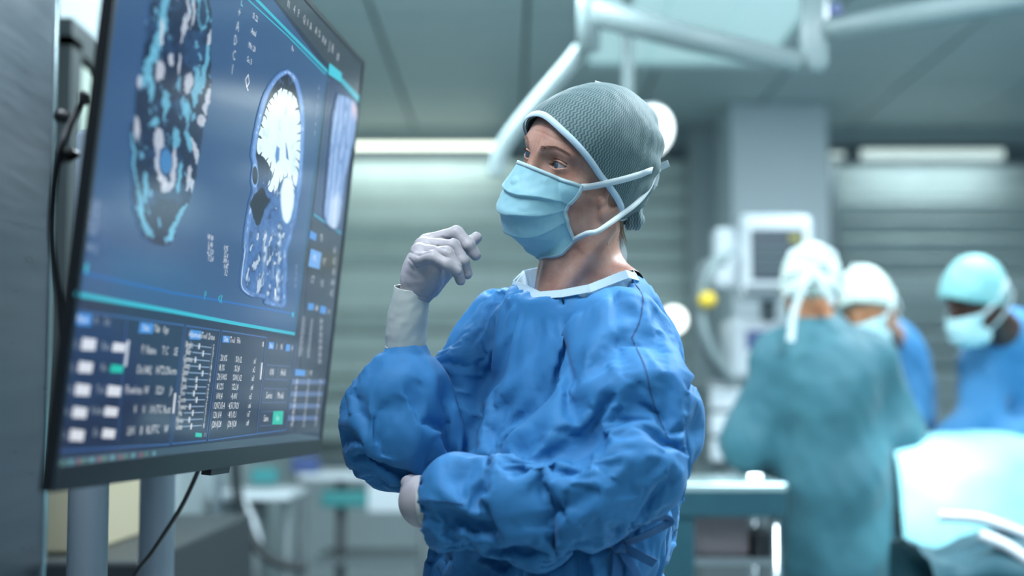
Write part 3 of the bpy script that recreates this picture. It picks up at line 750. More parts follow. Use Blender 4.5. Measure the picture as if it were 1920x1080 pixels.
def pic_axial(u, v):
    w1 = fb(u, v, 0.045, 12) * 7; w2 = fb(u, v, 0.05, 17) * 8
    uu, vv = u + w1, v + w2
    sd = poly_sd(uu, v, AXP)
    c = np.broadcast_to(BGC, u.shape + (3,)).copy(); ins = 1 - sst(sd, -2, 2)
    inner = np.broadcast_to(np.array([24, 42, 74.]), u.shape + (3,)).copy()
    inner = mixc(inner, (44, 78, 120), sst(fb(u, v, 0.03, 81), 0.0, 0.4) * 0.8)
    inner = mixc(inner, (110, 180, 214), sst(fb(uu, vv * 0.5, 0.11, 23), 0.24, 0.40) * 0.85)
    det = fb(u, v, 0.22, 27)
    for (x, y, a, b, kind, lean) in AXB:
        e = ((uu - x + lean * (vv - y)) / a) ** 2 + ((vv - y) / b) ** 2
        m_ = 1 - sst(e + det * 0.7, 0.55, 0.95)
        colr = ((112, 192, 222), (206, 214, 228), (104, 186, 214))[kind]
        inner = mixc(inner, colr, m_ * (0.85 + 0.15 * det))
        if kind == 2: inner = mixc(inner, (30, 56, 92), 1 - sst(e, 0.3, 0.5))
    cord = ((u - 311) / 11) ** 2 + ((v - 303) / 24) ** 2; inner = mixc(inner, (66, 130, 186), 1 - sst(cord + det * 0.3, 0.8, 1.1)); inner = mixc(inner, (34, 66, 116), np.exp(-((cord - 1.2) / 0.25) ** 2) * 0.7)
    return c * (1 - ins[..., None]) + inner * ins[..., None], ins
LEGP = [(634, 176), (668, 196), (664, 260), (648, 330), (634, 424), (610, 412), (612, 360), (618, 290), (624, 220)]
def pic_leg(u, v):
    sd = poly_sd(u, v, smoothpoly(LEGP)) + fb(u, v, 0.1, 6) * 2
    c = np.broadcast_to(np.array([44, 66, 104.]), u.shape + (3,)).copy(); ins = 1 - sst(sd, -3, 2)
    ax = u - (650 - (v - 180) * 0.105)
    inner = np.broadcast_to(np.array([116, 152, 206.]), u.shape + (3,)).copy()
    inner = mixc(inner, (176, 200, 236), sst(np.sin(ax * 0.62 + fb(u, v * 0.25, 0.12, 8) * 3), 0.2, 0.9) * 0.8)
    inner = mixc(inner, (84, 116, 172), sst(fb(u, v * 0.2, 0.2, 3), 0.15, 0.4) * 0.7)
    inner = mixc(inner, (206, 186, 204), np.exp(-((v - 205) / 18) ** 2) * sst(u, 655, 664))
    inner = mixc(inner, (214, 228, 244), sst(v, 350, 380) * np.exp(-(ax / 9) ** 2) * 0.8)
    return c * (1 - ins[..., None]) + inner * ins[..., None], ins
grid_pic(446, 578, 124, 582, 0.62, 1.0, pic_sagittal, 5)
grid_pic(238, 404, -140, 464, 1.0, 1.5, pic_axial, 5)
grid_pic(604, 672, 172, 432, 0.9, 1.8, pic_leg, 5)
m_screen = bpy.data.materials.new('glowing display picture'); m_screen.use_nodes = True
nt = m_screen.node_tree; b = nt.nodes['Principled BSDF']; at = nt.nodes.new('ShaderNodeAttribute'); at.attribute_name = 'tint'
b.inputs['Base Color'].default_value = (0.004, 0.005, 0.007, 1); b.inputs['Roughness'].default_value = 0.13; b.inputs['Specular IOR Level'].default_value = 0.5
nt.links.new(at.outputs['Color'], b.inputs['Emission Color']); b.inputs['Emission Strength'].default_value = 1.0
fa = GF
scr = obj('screen', np.array(GV), fa, m_screen, monitor)
ca = scr.data.color_attributes.new('tint', 'FLOAT_COLOR', 'POINT')
ca.data.foreach_set('color', np.concatenate([np.array(GC, np.float32), np.ones((len(GC), 1), np.float32)], 1).ravel())
# ---- stand: two round posts, cross plates, foot
for (px, d, r) in ((172, 2.38, 0.0315), (300, 2.72, 0.0315)):
    x = xc(px, d)
    MB().lathe((x, d, 0.05), [(r, 0.0), (r, 1.62), (r * 0.9, 1.63)], 32).build('post', m_postm, monitor, smooth=True)
xa, xb = xc(172, 2.38), xc(300, 2.72); ang = math.atan2(2.72 - 2.38, xb - xa)
pl = MB()
for z in (1.36, 1.60): pl.box(((xa + xb) / 2 + 0.03, 2.55, z), (0.52, 0.014, 0.06), rz=ang)
pl.box(((xa + xb) / 2 + 0.05, 2.55, 1.48), (0.30, 0.03, 0.28), rz=ang)
pl.build('mount_plate', m_black, monitor)
ft = MB()
for (x, y) in ((xa, 2.38), (xb, 2.72)): ft.box((x + 0.02, y, 0.03), (0.55, 0.09, 0.06), bev=0.012)
ft.box(((xa + xb) / 2, 2.55, 0.05), (0.40, 0.08, 0.04), rz=ang)
ft.build('base', m_postm, monitor)
# ---- plugs and cables on the back edge, towards the steel wall
for (pts, r) in (([(107, 212, 1.72), (116, 218, 1.72), (126, 221, 1.72), (140, 225, 1.72)], [0.0075, 0.0085, 0.0065, 0.003]), ([(108, 292, 1.72), (118, 291, 1.72), (131, 290, 1.72), (146, 290, 1.73)], [0.0085, 0.010, 0.0085, 0.0035])):
    MB().tube([W(*p) for p in pts], r, 14).build('plug', m_black, monitor, smooth=True)
MB().tube(catmull([W(158, 180, 1.72), W(146, 205, 1.72), (W(128, 240, 1.71)), W(114, 280, 1.70), W(104, 330, 1.71), W(97, 400, 1.72), W(97, 450, 1.72), W(104, 510, 1.72), W(112, 560, 1.72), W(118, 640, 1.72)], 6), 0.0042, 10).build('cable', m_black, monitor, smooth=True)
MB().box(W(156, 184, 1.715), (0.010, 0.014, 0.016), bev=0.003).build('cable_clip', m_black, monitor)
MB().tube(catmull([W(378, 866, 2.45), W(362, 905, 2.45), W(340, 950, 2.46), W(318, 985, 2.48), W(285, 1035, 2.5), W(250, 1085, 2.5), W(230, 1180, 2.5), W(225, 1300, 2.5)], 6), 0.0038, 8).build('cable', m_black, monitor, smooth=True)
# ================================================================== THE WOMAN IN FRONT OF THE MONITOR
def rot_ypr(y, p, r):
    y, p, r = map(math.radians, (y, p, r))
    return np.array((Matrix.Rotation(y, 3, 'Z') @ Matrix.Rotation(p, 3, 'X') @ Matrix.Rotation(r, 3, 'Y')))
HR = rot_ypr(126.4, -2.8, -20.2)
HT = np.array([0.098, 2.21, CAM_Z + 0.3217])
def to_head(P): return (np.atleast_2d(P) - HT) @ HR
def from_head(q): return np.atleast_2d(q) @ HR.T + HT
def hp(p): return from_head(np.array(p, float))[0]
TY = math.radians(125)
TF = np.array([-math.sin(TY), math.cos(TY), 0.0])          # chest forward
TLF = np.array([-math.cos(TY), -math.sin(TY), 0.0])        # towards her left arm
BASE = np.array([0.06, 2.21, 0.0])
EYE_X, EYE_Z, EYE_Y, EYE_R = 0.0357, 0.0330, 0.0637, 0.0126

# ---------------------------------------------------------------- materials
def skin_mat(name, base, dark, light):
    m = bpy.data.materials.new(name); m.use_nodes = True; nt = m.node_tree; b = nt.nodes['Principled BSDF']
    tc = nt.nodes.new('ShaderNodeTexCoord')
    n1 = nt.nodes.new('ShaderNodeTexNoise'); n1.inputs['Scale'].default_value = 26; n1.inputs['Detail'].default_value = 6
    n2 = nt.nodes.new('ShaderNodeTexNoise'); n2.inputs['Scale'].default_value = 260; n2.inputs['Detail'].default_value = 3
    for n in (n1, n2): nt.links.new(tc.outputs['Object'], n.inputs['Vector'])
    r = nt.nodes.new('ShaderNodeValToRGB'); r.color_ramp.elements[0].color = (*dark, 1); r.color_ramp.elements[1].color = (*light, 1)
    r.color_ramp.elements[0].position = 0.32; r.color_ramp.elements[1].position = 0.7
    e = r.color_ramp.elements.new(0.5); e.color = (*base, 1)
    nt.links.new(n1.outputs['Fac'], r.inputs['Fac'])
    mx = nt.nodes.new('ShaderNodeMix'); mx.data_type = 'RGBA'; mx.blend_type = 'MULTIPLY'; mx.inputs['Factor'].default_value = 0.25
    nt.links.new(r.outputs['Color'], mx.inputs['A']); nt.links.new(n2.outputs['Color'], mx.inputs['B'])
    nt.links.new(mx.outputs['Result'], b.inputs['Base Color'])
    b.inputs['Roughness'].default_value = 0.46; b.inputs['Specular IOR Level'].default_value = 0.45
    b.inputs['Subsurface Weight'].default_value = 0.12; b.inputs['Subsurface Radius'].default_value = (0.006, 0.0025, 0.0015); b.inputs['Subsurface Scale'].default_value = 1.0
    bp = nt.nodes.new('ShaderNodeBump'); bp.inputs['Strength'].default_value = 0.35; bp.inputs['Distance'].default_value = 0.0008
    nt.links.new(n2.outputs['Fac'], bp.inputs['Height']); nt.links.new(bp.outputs['Normal'], b.inputs['Normal'])
    return m
m_skin = skin_mat('skin', rgb(190, 146, 128), rgb(164, 116, 102), rgb(206, 166, 150))
def fabric(name, c0, c1, rough=0.62, scale=5.0, weave=900.0, sheen=0.15, wb=0.25):
    m = bpy.data.materials.new(name); m.use_nodes = True; nt = m.node_tree; b = nt.nodes['Principled BSDF']
    tc = nt.nodes.new('ShaderNodeTexCoord')
    n1 = nt.nodes.new('ShaderNodeTexNoise'); n1.inputs['Scale'].default_value = scale; n1.inputs['Detail'].default_value = 6
    nt.links.new(tc.outputs['Object'], n1.inputs['Vector'])
    r = nt.nodes.new('ShaderNodeValToRGB'); r.color_ramp.elements[0].color = (*c0, 1); r.color_ramp.elements[1].color = (*c1, 1)
    r.color_ramp.elements[0].position = 0.3; r.color_ramp.elements[1].position = 0.7
    nt.links.new(n1.outputs['Fac'], r.inputs['Fac']); nt.links.new(r.outputs['Color'], b.inputs['Base Color'])
    b.inputs['Roughness'].default_value = rough; b.inputs['Specular IOR Level'].default_value = 0.28
    b.inputs['Sheen Weight'].default_value = sheen; b.inputs['Sheen Roughness'].default_value = 0.45
    n2 = nt.nodes.new('ShaderNodeTexNoise'); n2.inputs['Scale'].default_value = weave; n2.inputs['Detail'].default_value = 2
    nt.links.new(tc.outputs['Object'], n2.inputs['Vector'])
    bp = nt.nodes.new('ShaderNodeBump'); bp.inputs['Strength'].default_value = wb; bp.inputs['Distance'].default_value = 0.0006
    nt.links.new(n2.outputs['Fac'], bp.inputs['Height']); nt.links.new(bp.outputs['Normal'], b.inputs['Normal'])
    return m
m_gown = fabric('blue gown cloth', rgb(44, 114, 170), rgb(56, 126, 182), rough=0.66, sheen=0.06)
m_tape = fabric('pale binding tape', rgb(176, 204, 220), rgb(196, 220, 230), weave=1400)
m_tie = fabric('blue tie', rgb(34, 88, 140), rgb(42, 98, 150))
m_strap = fabric('mask strap', rgb(196, 214, 218), rgb(214, 228, 230), weave=1500)
m_glove = fabric('latex glove', rgb(166, 164, 170), rgb(182, 178, 182), rough=0.42, scale=30, weave=700, sheen=0.0, wb=0.15)
m_cuff = fabric('glove cuff latex', rgb(182, 192, 188), rgb(198, 206, 202), rough=0.36, scale=24, weave=600, sheen=0.0, wb=0.15)
m_hair = mat('blond hair', rgb(150, 132, 112), 0.45)
m_brow = mat('eyebrow hair', rgb(128, 98, 84), 0.6)

# ---------------------------------------------------------------- head + neck (one continuous surface with the body)
NK = [to_head(W(1094, 425, 2.235))[0], to_head(W(1080, 520, 2.25))[0], to_head(W(1080, 570, 2.25))[0], to_head(W(1085, 640, 2.25))[0]]
NKs = [to_head(W(1140, 425, 2.185))[0], to_head(W(1085, 500, 2.19))[0], to_head(W(1035, 565, 2.185))[0]]
NKf = [to_head(W(1050, 470, 2.20))[0], to_head(W(1040, 530, 2.21))[0], to_head(W(1035, 590, 2.21))[0]]
NKt = [to_head(W(1104, 490, 2.26))[0], to_head(W(1172, 538, 2.20))[0]]
NKt2 = [to_head(W(1095, 480, 2.28))[0], to_head(W(1040, 580, 2.33))[0]]
def sdf_head(q, eyes=True):
    s = q.copy(); s[:, 0] = np.abs(s[:, 0])
    d = ellip(s, (0, -0.020, 0.048), (0.079, 0.095, 0.092))
    d = smin(d, ellip(s, (0, 0.028, 0.055), (0.066, 0.062, 0.060)), 0.02)
    d = smin(d, ellip(s, (0, 0.026, -0.015), (0.060, 0.058, 0.075)), 0.02)
    d = smin(d, sphere(s, (0.043, 0.048, 0.002), 0.022), 0.02)
    d = smin(d, rcone(s, (0.050, 0.006, -0.046), (0.0, 0.058, -0.090), 0.017, 0.019), 0.022)
    d = smin(d, rcone(s, (0.052, 0.006, -0.010), (0.050, 0.006, -0.046), 0.018, 0.017), 0.02)
    d = smin(d, ellip(s, (0.026, 0.034, -0.045), (0.030, 0.036, 0.036)), 0.02)
    d = smin(d, rcone(s, (0.013, 0.079, 0.0525), (0.050, 0.060, 0.054), 0.0095, 0.008), 0.012)
    nose = chain(s, [((0, 0.078, 0.046), 0.0085), ((0, 0.089, 0.026), 0.0085), ((0, 0.106, -0.003), 0.011)])
    nose = smin(nose, sphere(s, (0.011, 0.092, -0.007), 0.0085), 0.008)
    d = smin(d, nose, 0.012)
    if eyes:
        e = s - np.array([EYE_X, EYE_Y, EYE_Z])
        sock = ellip(s, (EYE_X + 0.001, 0.092, EYE_Z + 0.001), (0.0215, 0.0185, 0.0135))
        d = smax(d, -sock, 0.012)
        er = np.linalg.norm(e, axis=1)
        d = smin(d, er - (EYE_R + 0.0019), 0.005)
        # lid crease above the eye
        cr = np.hypot(er - (EYE_R + 0.0026), (e[:, 2] - 0.0088 + 14 * e[:, 0] ** 2))
        d = np.where(e[:, 1] > 0, smax(d, 0.0011 - cr, 0.0015), d)
        z = e[:, 2] - 0.10 * e[:, 0]
        o = np.maximum(np.hypot(e[:, 0], z + 0.0165) - 0.0222, np.hypot(e[:, 0], z - 0.0235) - 0.0278)
        o = np.maximum(o, -(e[:, 1] - 0.002))
        d = smax(d, -o, 0.0012)
    # frown lines between the brows, forehead lines
    fr = np.hypot(s[:, 0] - 0.0065 - 0.10 * (s[:, 2] - 0.05), 0.0) ; inz = np.exp(-((s[:, 2] - 0.056) / 0.010) ** 2) * (s[:, 1] > 0.05)
    d = d + 0.0012 * np.exp(-(fr / 0.0016) ** 2) * inz
    for zz in (0.071, 0.080):
        d = d + 0.0005 * np.exp(-((s[:, 2] - zz - 0.003 * np.cos(s[:, 0] * 60)) / 0.0017) ** 2) * (s[:, 1] > 0.04) * np.exp(-(s[:, 0] / 0.05) ** 2)
    # ears
    th = 0.22; M = np.array([[1, 0, 0], [0, math.cos(th), math.sin(th)], [0, -math.sin(th), math.cos(th)]])
    q2 = s.copy()
    ear = ellip(q2, (0.0780, -0.008, 0.002), (0.0080, 0.0180, 0.032), M)
    ear = smin(ear, ellip(q2, (0.0790, 0.003, -0.024), (0.0072, 0.0110, 0.0125)), 0.005)
    ear = smax(ear, -ellip(q2, (0.0865, -0.0015, -0.0045), (0.0085, 0.0085, 0.0140), M), 0.003)
    ear = smin(ear, ellip(q2, (0.0755, 0.011, -0.010), (0.006, 0.005, 0.008)), 0.004)
    d = smin(d, ear, 0.006)
    # neck (not symmetric: posed)
    n = chain(q, [(NK[0], 0.055), (NK[1], 0.0545), (NK[2], 0.060), (NK[3], 0.085)], 0.02)
    n = smin(n, chain(q, [(NKs[0], 0.013), (NKs[1], 0.012), (NKs[2], 0.010)]), 0.016)
    n = smin(n, chain(q, [(NKf[0], 0.020), (NKf[1], 0.020), (NKf[2], 0.022)]), 0.02)
    n = smin(n, rcone(q, NKt[0], NKt[1], 0.030, 0.03), 0.03)
    n = smin(n, rcone(q, NKt2[0], NKt2[1], 0.030, 0.03), 0.03)
    return smin(d, n, 0.016)
def sdf_head_w(P): return sdf_head(to_head(P))

# torso sections: z, centre x, centre y, half width, half depth
TS = np.array([[0.20, 0.045, 2.215, 0.225, 0.200], [0.60, 0.045, 2.21, 0.215, 0.185], [0.90, 0.042, 2.205, 0.200, 0.165], [0.99, 0.045, 2.20, 0.195, 0.158],
               [1.10, 0.062, 2.20, 0.190, 0.155], [1.20, 0.085, 2.21, 0.186, 0.148], [1.30, 0.100, 2.22, 0.182, 0.124],
               [1.355, 0.100, 2.222, 0.165, 0.112], [1.395, 0.099, 2.220, 0.128, 0.106], [1.43, 0.099, 2.220, 0.102, 0.100], [1.47, 0.100, 2.220, 0.098, 0.096]])
def sdf_torso(P, shrink=0.0, z0=0.33, z1=1.46):
    z = P[:, 2]
    cx = np.interp(z, TS[:, 0], TS[:, 1]); cy = np.interp(z, TS[:, 0], TS[:, 2])
    ra = np.interp(z, TS[:, 0], TS[:, 3]) - shrink; rb = np.interp(z, TS[:, 0], TS[:, 4]) - shrink
    dx = P[:, 0] - cx; dy = P[:, 1] - cy
    a = (dx * TLF[0] + dy * TLF[1]) / ra; b = (dx * TF[0] + dy * TF[1]) / rb
    r = np.sqrt(a * a + b * b) + 1e-9
    d = (r - 1) * np.minimum(ra, rb) * 0.85
    return np.maximum(d, np.maximum(z0 - z, z - z1))

# ---------------------------------------------------------------- gown
A_N = [(W(1160, 635, 2.11), 0.074), (W(1196, 750, 2.04), 0.074), (W(1180, 860, 1.98), 0.068), (W(1105, 925, 1.95), 0.061)]
FA_N = [(W(1095, 918, 1.95), 0.063), (W(980, 930, 1.97), 0.064), (W(858, 930, 2.00), 0.050)]
A_F = [(W(955, 630, 2.33), 0.075), (W(865, 730, 2.29), 0.070), (W(775, 815, 2.22), 0.066)]
def sdf_gown(P, hollow=True):
    d = sdf_torso(P)
    d = smin(d, chain(P, A_F, 0.02), 0.03)
    bag = ellip(P, W(748, 790, 2.19), (0.082, 0.082, 0.094))
    bag = smin(bag, rcone(P, W(763, 700, 2.18), W(764, 662, 2.18), 0.050, 0.030), 0.035)
    bag = smin(bag, sphere(P, W(790, 850, 2.19), 0.042), 0.03)
    bag = smin(bag, sphere(P, W(706, 845, 2.19), 0.030), 0.03)
    d = smin(d, bag, 0.012)
    # near sleeve
    n = chain(P, A_N, 0.03)
    n = smin(n, chain(P, FA_N, 0.02), 0.02)
    n = smin(n, rcone(P, W(1262, 812, 2.05), W(1150, 900, 1.98), 0.040, 0.060), 0.03)
    n = smin(n, rcone(P, W(1075, 812, 2.03), W(1160, 740, 2.06), 0.060, 0.070), 0.05)
    n = smin(n, rcone(P, W(1010, 830, 2.05), W(1075, 812, 2.03), 0.045, 0.060), 0.03)
    n = smin(n, rcone(P, W(1008, 1012, 1.96), W(850, 980, 2.00), 0.026, 0.024), 0.035)
    n = smin(n, rcone(P, W(1085, 978, 1.96), W(1010, 1012, 1.96), 0.030, 0.027), 0.03)
    n = smin(n, rcone(P, W(860, 905, 2.00), W(822, 975, 2.02), 0.030, 0.026), 0.03)
    if hollow:
        ax = FA_N[2][0] - FA_N[1][0]; ax = ax / np.linalg.norm(ax)
        n = smax(n, (P - W(803, 945, 2.01)) @ ax, 0.003)
        n = smax(n, -rcone(P, W(850, 938, 2.01), W(780, 946, 2.02), 0.036, 0.036), 0.003)
    d = smin(d, n, 0.010)
    # back of the gown standing off behind the near arm
    d = smin(d, rcone(P, W(1205, 655, 2.22), W(1225, 800, 2.26), 0.050, 0.055), 0.03)
    d = smin(d, rcone(P, W(1225, 800, 2.26), W(1190, 1000, 2.27), 0.060, 0.060), 0.03)
    if hollow:
        # neck opening: follows the taped neckline
        zz = P[:, 2]
        near = np.nonzero((zz > 1.33) & (np.abs(P[:, 0] - 0.1) < 0.2) & (np.abs(P[:, 1] - 2.22) < 0.2))[0]
        if len(near):
            q = P[near]; pd = poly_sd(q[:, 0], q[:, 1], RING2D); tz = ring_z(q[:, 0], q[:, 1])
            e = d[near]
            e = smax(e, -np.maximum(pd + 0.002, tz - 0.024 - q[:, 2]), 0.003)
            e = smax(e, np.where(pd < 0.05, q[:, 2] - tz + 0.55 * np.clip(pd, 0, 0.05), q[:, 2] - tz - (pd - 0.05) * 3), 0.004)
            d = d.copy(); d[near] = e
    return d
NECK_PTS = [(966, 531, 2.245), (1012, 553, 2.150), (1055, 549, 2.118), (1105, 539, 2.105), (1172, 512, 2.125), (1190, 518, 2.165), (1178, 503, 2.235), (1130, 495, 2.290), (1050, 497, 2.325), (985, 512, 2.315)]
RING = np.array([W(*p) for p in NECK_PTS]); RING2D = [tuple(p[:2]) for p in RING]
def ring_z(x, y):
    w = 0; a = 0
    for i in range(len(RING)):
        for t in (0.0, 0.5):
            p = RING[i] * (1 - t) + RING[(i + 1) % len(RING)] * t
            k = 1 / ((x - p[0]) ** 2 + (y - p[1]) ** 2 + 2e-5) ** 1.5; w = w + k; a = a + k * p[2]
    return a / w
STROKES = [
    # chest
    ([(1112, 548), (1075, 615), (1041, 684), (1014, 742)], 26, 0.0075, 'b'),
    ([(1083, 589), (1030, 650), (981, 705), (952, 740)], 24, 0.0055, 'b'),
    ([(996, 600), (960, 630), (932, 660), (912, 704)], 20, 0.0055, 'b'),
    ([(966, 536), (935, 590), (903, 650), (880, 700)], 20, 0.0050, 'b'),
    ([(1052, 690), (1022, 728), (1000, 752)], 12, -0.0060, 'r'),
    ([(1181, 612), (1150, 655), (1120, 680), (1090, 702)], 14, -0.0080, 'r'),
    ([(1195, 600), (1160, 615), (1120, 640), (1070, 690)], 26, 0.0060, 'b'),
    ([(1110, 553), (1150, 548), (1196, 552)], 12, 0.0035, 'r'),
    ([(900, 640), (880, 720), (868, 800), (860, 860)], 12, 0.0055, 'a'),
    ([(910, 690), (897, 760), (886, 820), (880, 868)], 9, -0.0065, 'r'),
    ([(960, 700), (935, 770), (918, 830), (905, 880)], 14, 0.0050, 'a'),
    ([(935, 720), (925, 790), (922, 860)], 7, -0.0040, 'r'),
    ([(1000, 740), (975, 770), (948, 800), (940, 850)], 9, 0.0045, 'c'),
    ([(990, 690), (950, 745), (915, 770)], 7, 0.0035, 'c'),
    ([(870, 600), (840, 650), (812, 690)], 9, 0.0035, 'c'),
    ([(905, 575), (872, 625), (850, 690), (842, 760)], 14, 0.0055, 'b'),
    ([(848, 690), (838, 770), (833, 850)], 8, -0.0050, 'r'),
    # shoulder seam and upper sleeve
    ([(1181, 519), (1206, 557), (1200, 603), (1182, 635)], 2.6, -0.0030, 'c'),
    ([(1182, 635), (1209, 680), (1224, 747), (1238, 790), (1259, 835)], 2.6, -0.0030, 'c'),
    ([(1190, 525), (1214, 560), (1210, 603), (1192, 640)], 8, 0.0028, 'r'),
    ([(1182, 640), (1195, 690), (1215, 740)], 14, 0.0050, 'b'),
    ([(1176, 680), (1150, 700), (1115, 720), (1060, 745), (1015, 775)], 18, 0.0065, 'b'),
    ([(1200, 700), (1170, 730), (1130, 790), (1080, 850)], 8, 0.0035, 'c'),
    ([(1140, 742), (1180, 750), (1212, 768)], 4, -0.0028, 'c'),
    ([(1235, 600), (1250, 670), (1262, 740), (1270, 800)], 16, 0.0055, 'b'),
    ([(1212, 605), (1228, 660), (1236, 720)], 6, 0.0030, 'c'),
    ([(1262, 690), (1268, 760), (1255, 830), (1238, 870)], 8, 0.0040, 'c'),
    ([(1295, 800), (1265, 840), (1240, 880), (1215, 930)], 9, 0.0045, 'c'),
    ([(1250, 800), (1232, 850), (1235, 900)], 4, -0.0035, 'c'),
    ([(1275, 790), (1252, 835), (1215, 865)], 4, -0.0030, 'c'),
    # sleeve across the body
    ([(1137, 812), (1112, 835), (1080, 858), (1050, 872)], 15, -0.0105, 'r'),
    ([(940, 884), (1000, 880), (1071, 877), (1121, 838), (1145, 812)], 13, 0.0065, 'a'),
    ([(1000, 800), (985, 812), (968, 812), (950, 830)], 12, 0.0070, 'r'),
    ([(1020, 815), (985, 840), (955, 850)], 10, -0.0070, 'r'),
    ([(1045, 845), (1000, 860), (970, 858)], 8, -0.0055, 'r'),
    ([(945, 822), (915, 845), (895, 870), (885, 900)], 10, 0.0060, 'b'),
    ([(940, 880), (908, 902), (882, 925), (874, 944)], 9, 0.0090, 'a'),
    ([(796, 934), (830, 938), (872, 944)], 6, 0.0060, 'a'),
    ([(900, 890), (870, 900), (835, 905)], 8, -0.0060, 'r'),
    ([(1124, 915), (1100, 932), (1070, 948), (999, 980)], 14, -0.0070, 'r'),
    ([(1124, 930), (1075, 965), (1020, 990), (960, 985)], 18, 0.0055, 'b'),
    ([(940, 1027), (990, 1046), (1052, 1030), (1110, 1000)], 10, 0.0050, 'r'),
    ([(809, 985), (860, 1002), (915, 1010), (1015, 998)], 12, 0.0050, 'r'),
    ([(905, 940), (912, 970), (908, 995)], 9, -0.0035, 'r'),
    ([(815, 950), (860, 970), (900, 990)], 10, -0.0035, 'r'),
    ([(1118, 900), (1112, 930), (1098, 968)], 4.5, 0.0042, 'c'),
    ([(1128, 920), (1125, 950), (1130, 985)], 4.5, 0.0040, 'c'),
    ([(1100, 965), (1080, 1000), (1050, 1020)], 5, 0.0035, 'c'),
    ([(1160, 880), (1135, 905), (1120, 920)], 6, 0.0045, 'c'),
    ([(1190, 850), (1160, 890), (1140, 930), (1110, 960)], 6, 0.0038, 'c'),
    ([(1215, 840), (1195, 890), (1175, 930)], 5, 0.0035, 'c'),
    ([(1065, 700), (1050, 745), (1046, 800)], 4, 0.0020, 'c'),
    # far sleeve
    ([(744, 656), (735, 690), (718, 712), (687, 762)], 8, 0.0065, 'a'),
    ([(728, 655), (712, 675), (682, 700)], 7, 0.0050, 'c'),
    ([(742, 652), (740, 680), (738, 700)], 4, -0.0045, 'r'),
    ([(760, 655), (758, 672), (750, 690)], 4, -0.0040, 'r'),
    ([(785, 680), (755, 700), (728, 716), (700, 760)], 9, 0.0050, 'b'),
    ([(792, 660), (806, 690), (812, 730), (808, 770)], 7, 0.0060, 'c'),
    ([(678, 775), (688, 820), (700, 855), (730, 897)], 8, 0.0052, 'c'),
    ([(660, 740), (664, 775), (672, 810)], 6, 0.0030, 'c'),
    ([(797, 762), (780, 800), (763, 850), (757, 890)], 14, 0.0060, 'b'),
    ([(818, 760), (820, 810), (818, 855), (800, 868)], 8, 0.0055, 'c'),
    ([(700, 770), (735, 765), (780, 748)], 10, -0.0035, 'r'),
    ([(686, 862), (705, 872), (722, 880)], 8, 0.0050, 'c'),
    # skirt under the sleeve
    ([(815, 1010), (810, 1050), (800, 1090)], 8, 0.0040, 'c'),
    ([(895, 1040), (930, 1065), (960, 1085)], 8, 0.0040, 'c'),
    ([(1060, 1035), (1070, 1060), (1090, 1090)], 8, 0.0045, 'c'),
    ([(1110, 1020), (1115, 1060), (1125, 1090)], 8, 0.0045, 'c'),
    ([(1285, 860), (1270, 920), (1235, 1000), (1215, 1060)], 9, 0.0050, 'c'),
    ([(1250, 880), (1225, 930), (1200, 985)], 8, -0.0060, 'r'),
    ([(1268, 880), (1262, 940), (1250, 985)], 6, 0.0040, 'c'),
]
# ---------------------------------------------------------------- small cloth relaxation (position based)
def quad_edges(Q):
    e = np.concatenate([Q[:, [0, 1]], Q[:, [1, 2]], Q[:, [2, 3]], Q[:, [3, 0]]]); e.sort(axis=1)
    return np.unique(e, axis=0)
def relax_cloth(X, Q, rest, grow, anchor, pin, iters, bend=0.25, shear=0.6, gravity=0.0, lap0=None, jit=0.0, seed=1, limit=None):
    """X start, rest = shape whose lengths (grown) the cloth wants, anchor/pin = soft pull"""
    n = len(X); E = quad_edges(Q); D = np.concatenate([Q[:, [0, 2]], Q[:, [1, 3]]])
    C = np.concatenate([E, D]); L0 = np.linalg.norm(rest[C[:, 0]] - rest[C[:, 1]], axis=1)
    g = grow if np.isscalar(grow) else 0.5 * (grow[C[:, 0]] + grow[C[:, 1]])
    L0 = L0 * (1 + g)
    k = np.concatenate([np.ones(len(E)), np.full(len(D), shear)])
    i, j = C[:, 0], C[:, 1]
    cnt = np.bincount(i, k, n) + np.bincount(j, k, n) + 1e-9
    val = np.bincount(E[:, 0], minlength=n) + np.bincount(E[:, 1], minlength=n) + 1e-9
    def lap(A):
        s = np.empty_like(A)
        for a in range(3): s[:, a] = np.bincount(E[:, 0], A[E[:, 1], a], n) + np.bincount(E[:, 1], A[E[:, 0], a], n)
        return s / val[:, None] - A
    l0 = lap(rest) if lap0 is None else lap0
    X = X.copy(); V = np.zeros_like(X); free = (pin < 0.999)[:, None]
    if jit: X = X + np.random.default_rng(seed).normal(size=X.shape) * jit * free
    for it in range(iters):
        P = X + V * 0.85
        P[:, 2] -= gravity
        for _ in range(2):
            d = P[i] - P[j]; ln = np.sqrt((d * d).sum(1)) + 1e-9
            s = (0.5 * k * (ln - L0) / ln)[:, None] * d
            for a in range(3):
                P[:, a] += 1.6 * (np.bincount(j, s[:, a], n) - np.bincount(i, s[:, a], n)) / cnt * 1.0
        P += bend * (lap(P) - l0)
        P += pin[:, None] * (anchor - P)
        if limit is not None and it % 2 == 0: P = limit(P)
        P = np.where(free, P, anchor)
        V = P - X; X = P
    return X
def subdivide(V, Q):
    e = np.concatenate([Q[:, [0, 1]], Q[:, [1, 2]], Q[:, [2, 3]], Q[:, [3, 0]]]); es = np.sort(e, axis=1)
    u, inv = np.unique(es, axis=0, return_inverse=True); inv = inv.reshape(4, -1).T
    n, m, f = len(V), len(u), len(Q)
    ev = 0.5 * (V[u[:, 0]] + V[u[:, 1]]); fv = V[Q].mean(1)
    ei = n + inv; fi = n + m + np.arange(f)
    Q2 = np.concatenate([np.stack([Q[:, a], ei[:, a], fi, ei[:, a - 1]], 1) for a in range(4)])
    return np.concatenate([V, ev, fv]), Q2
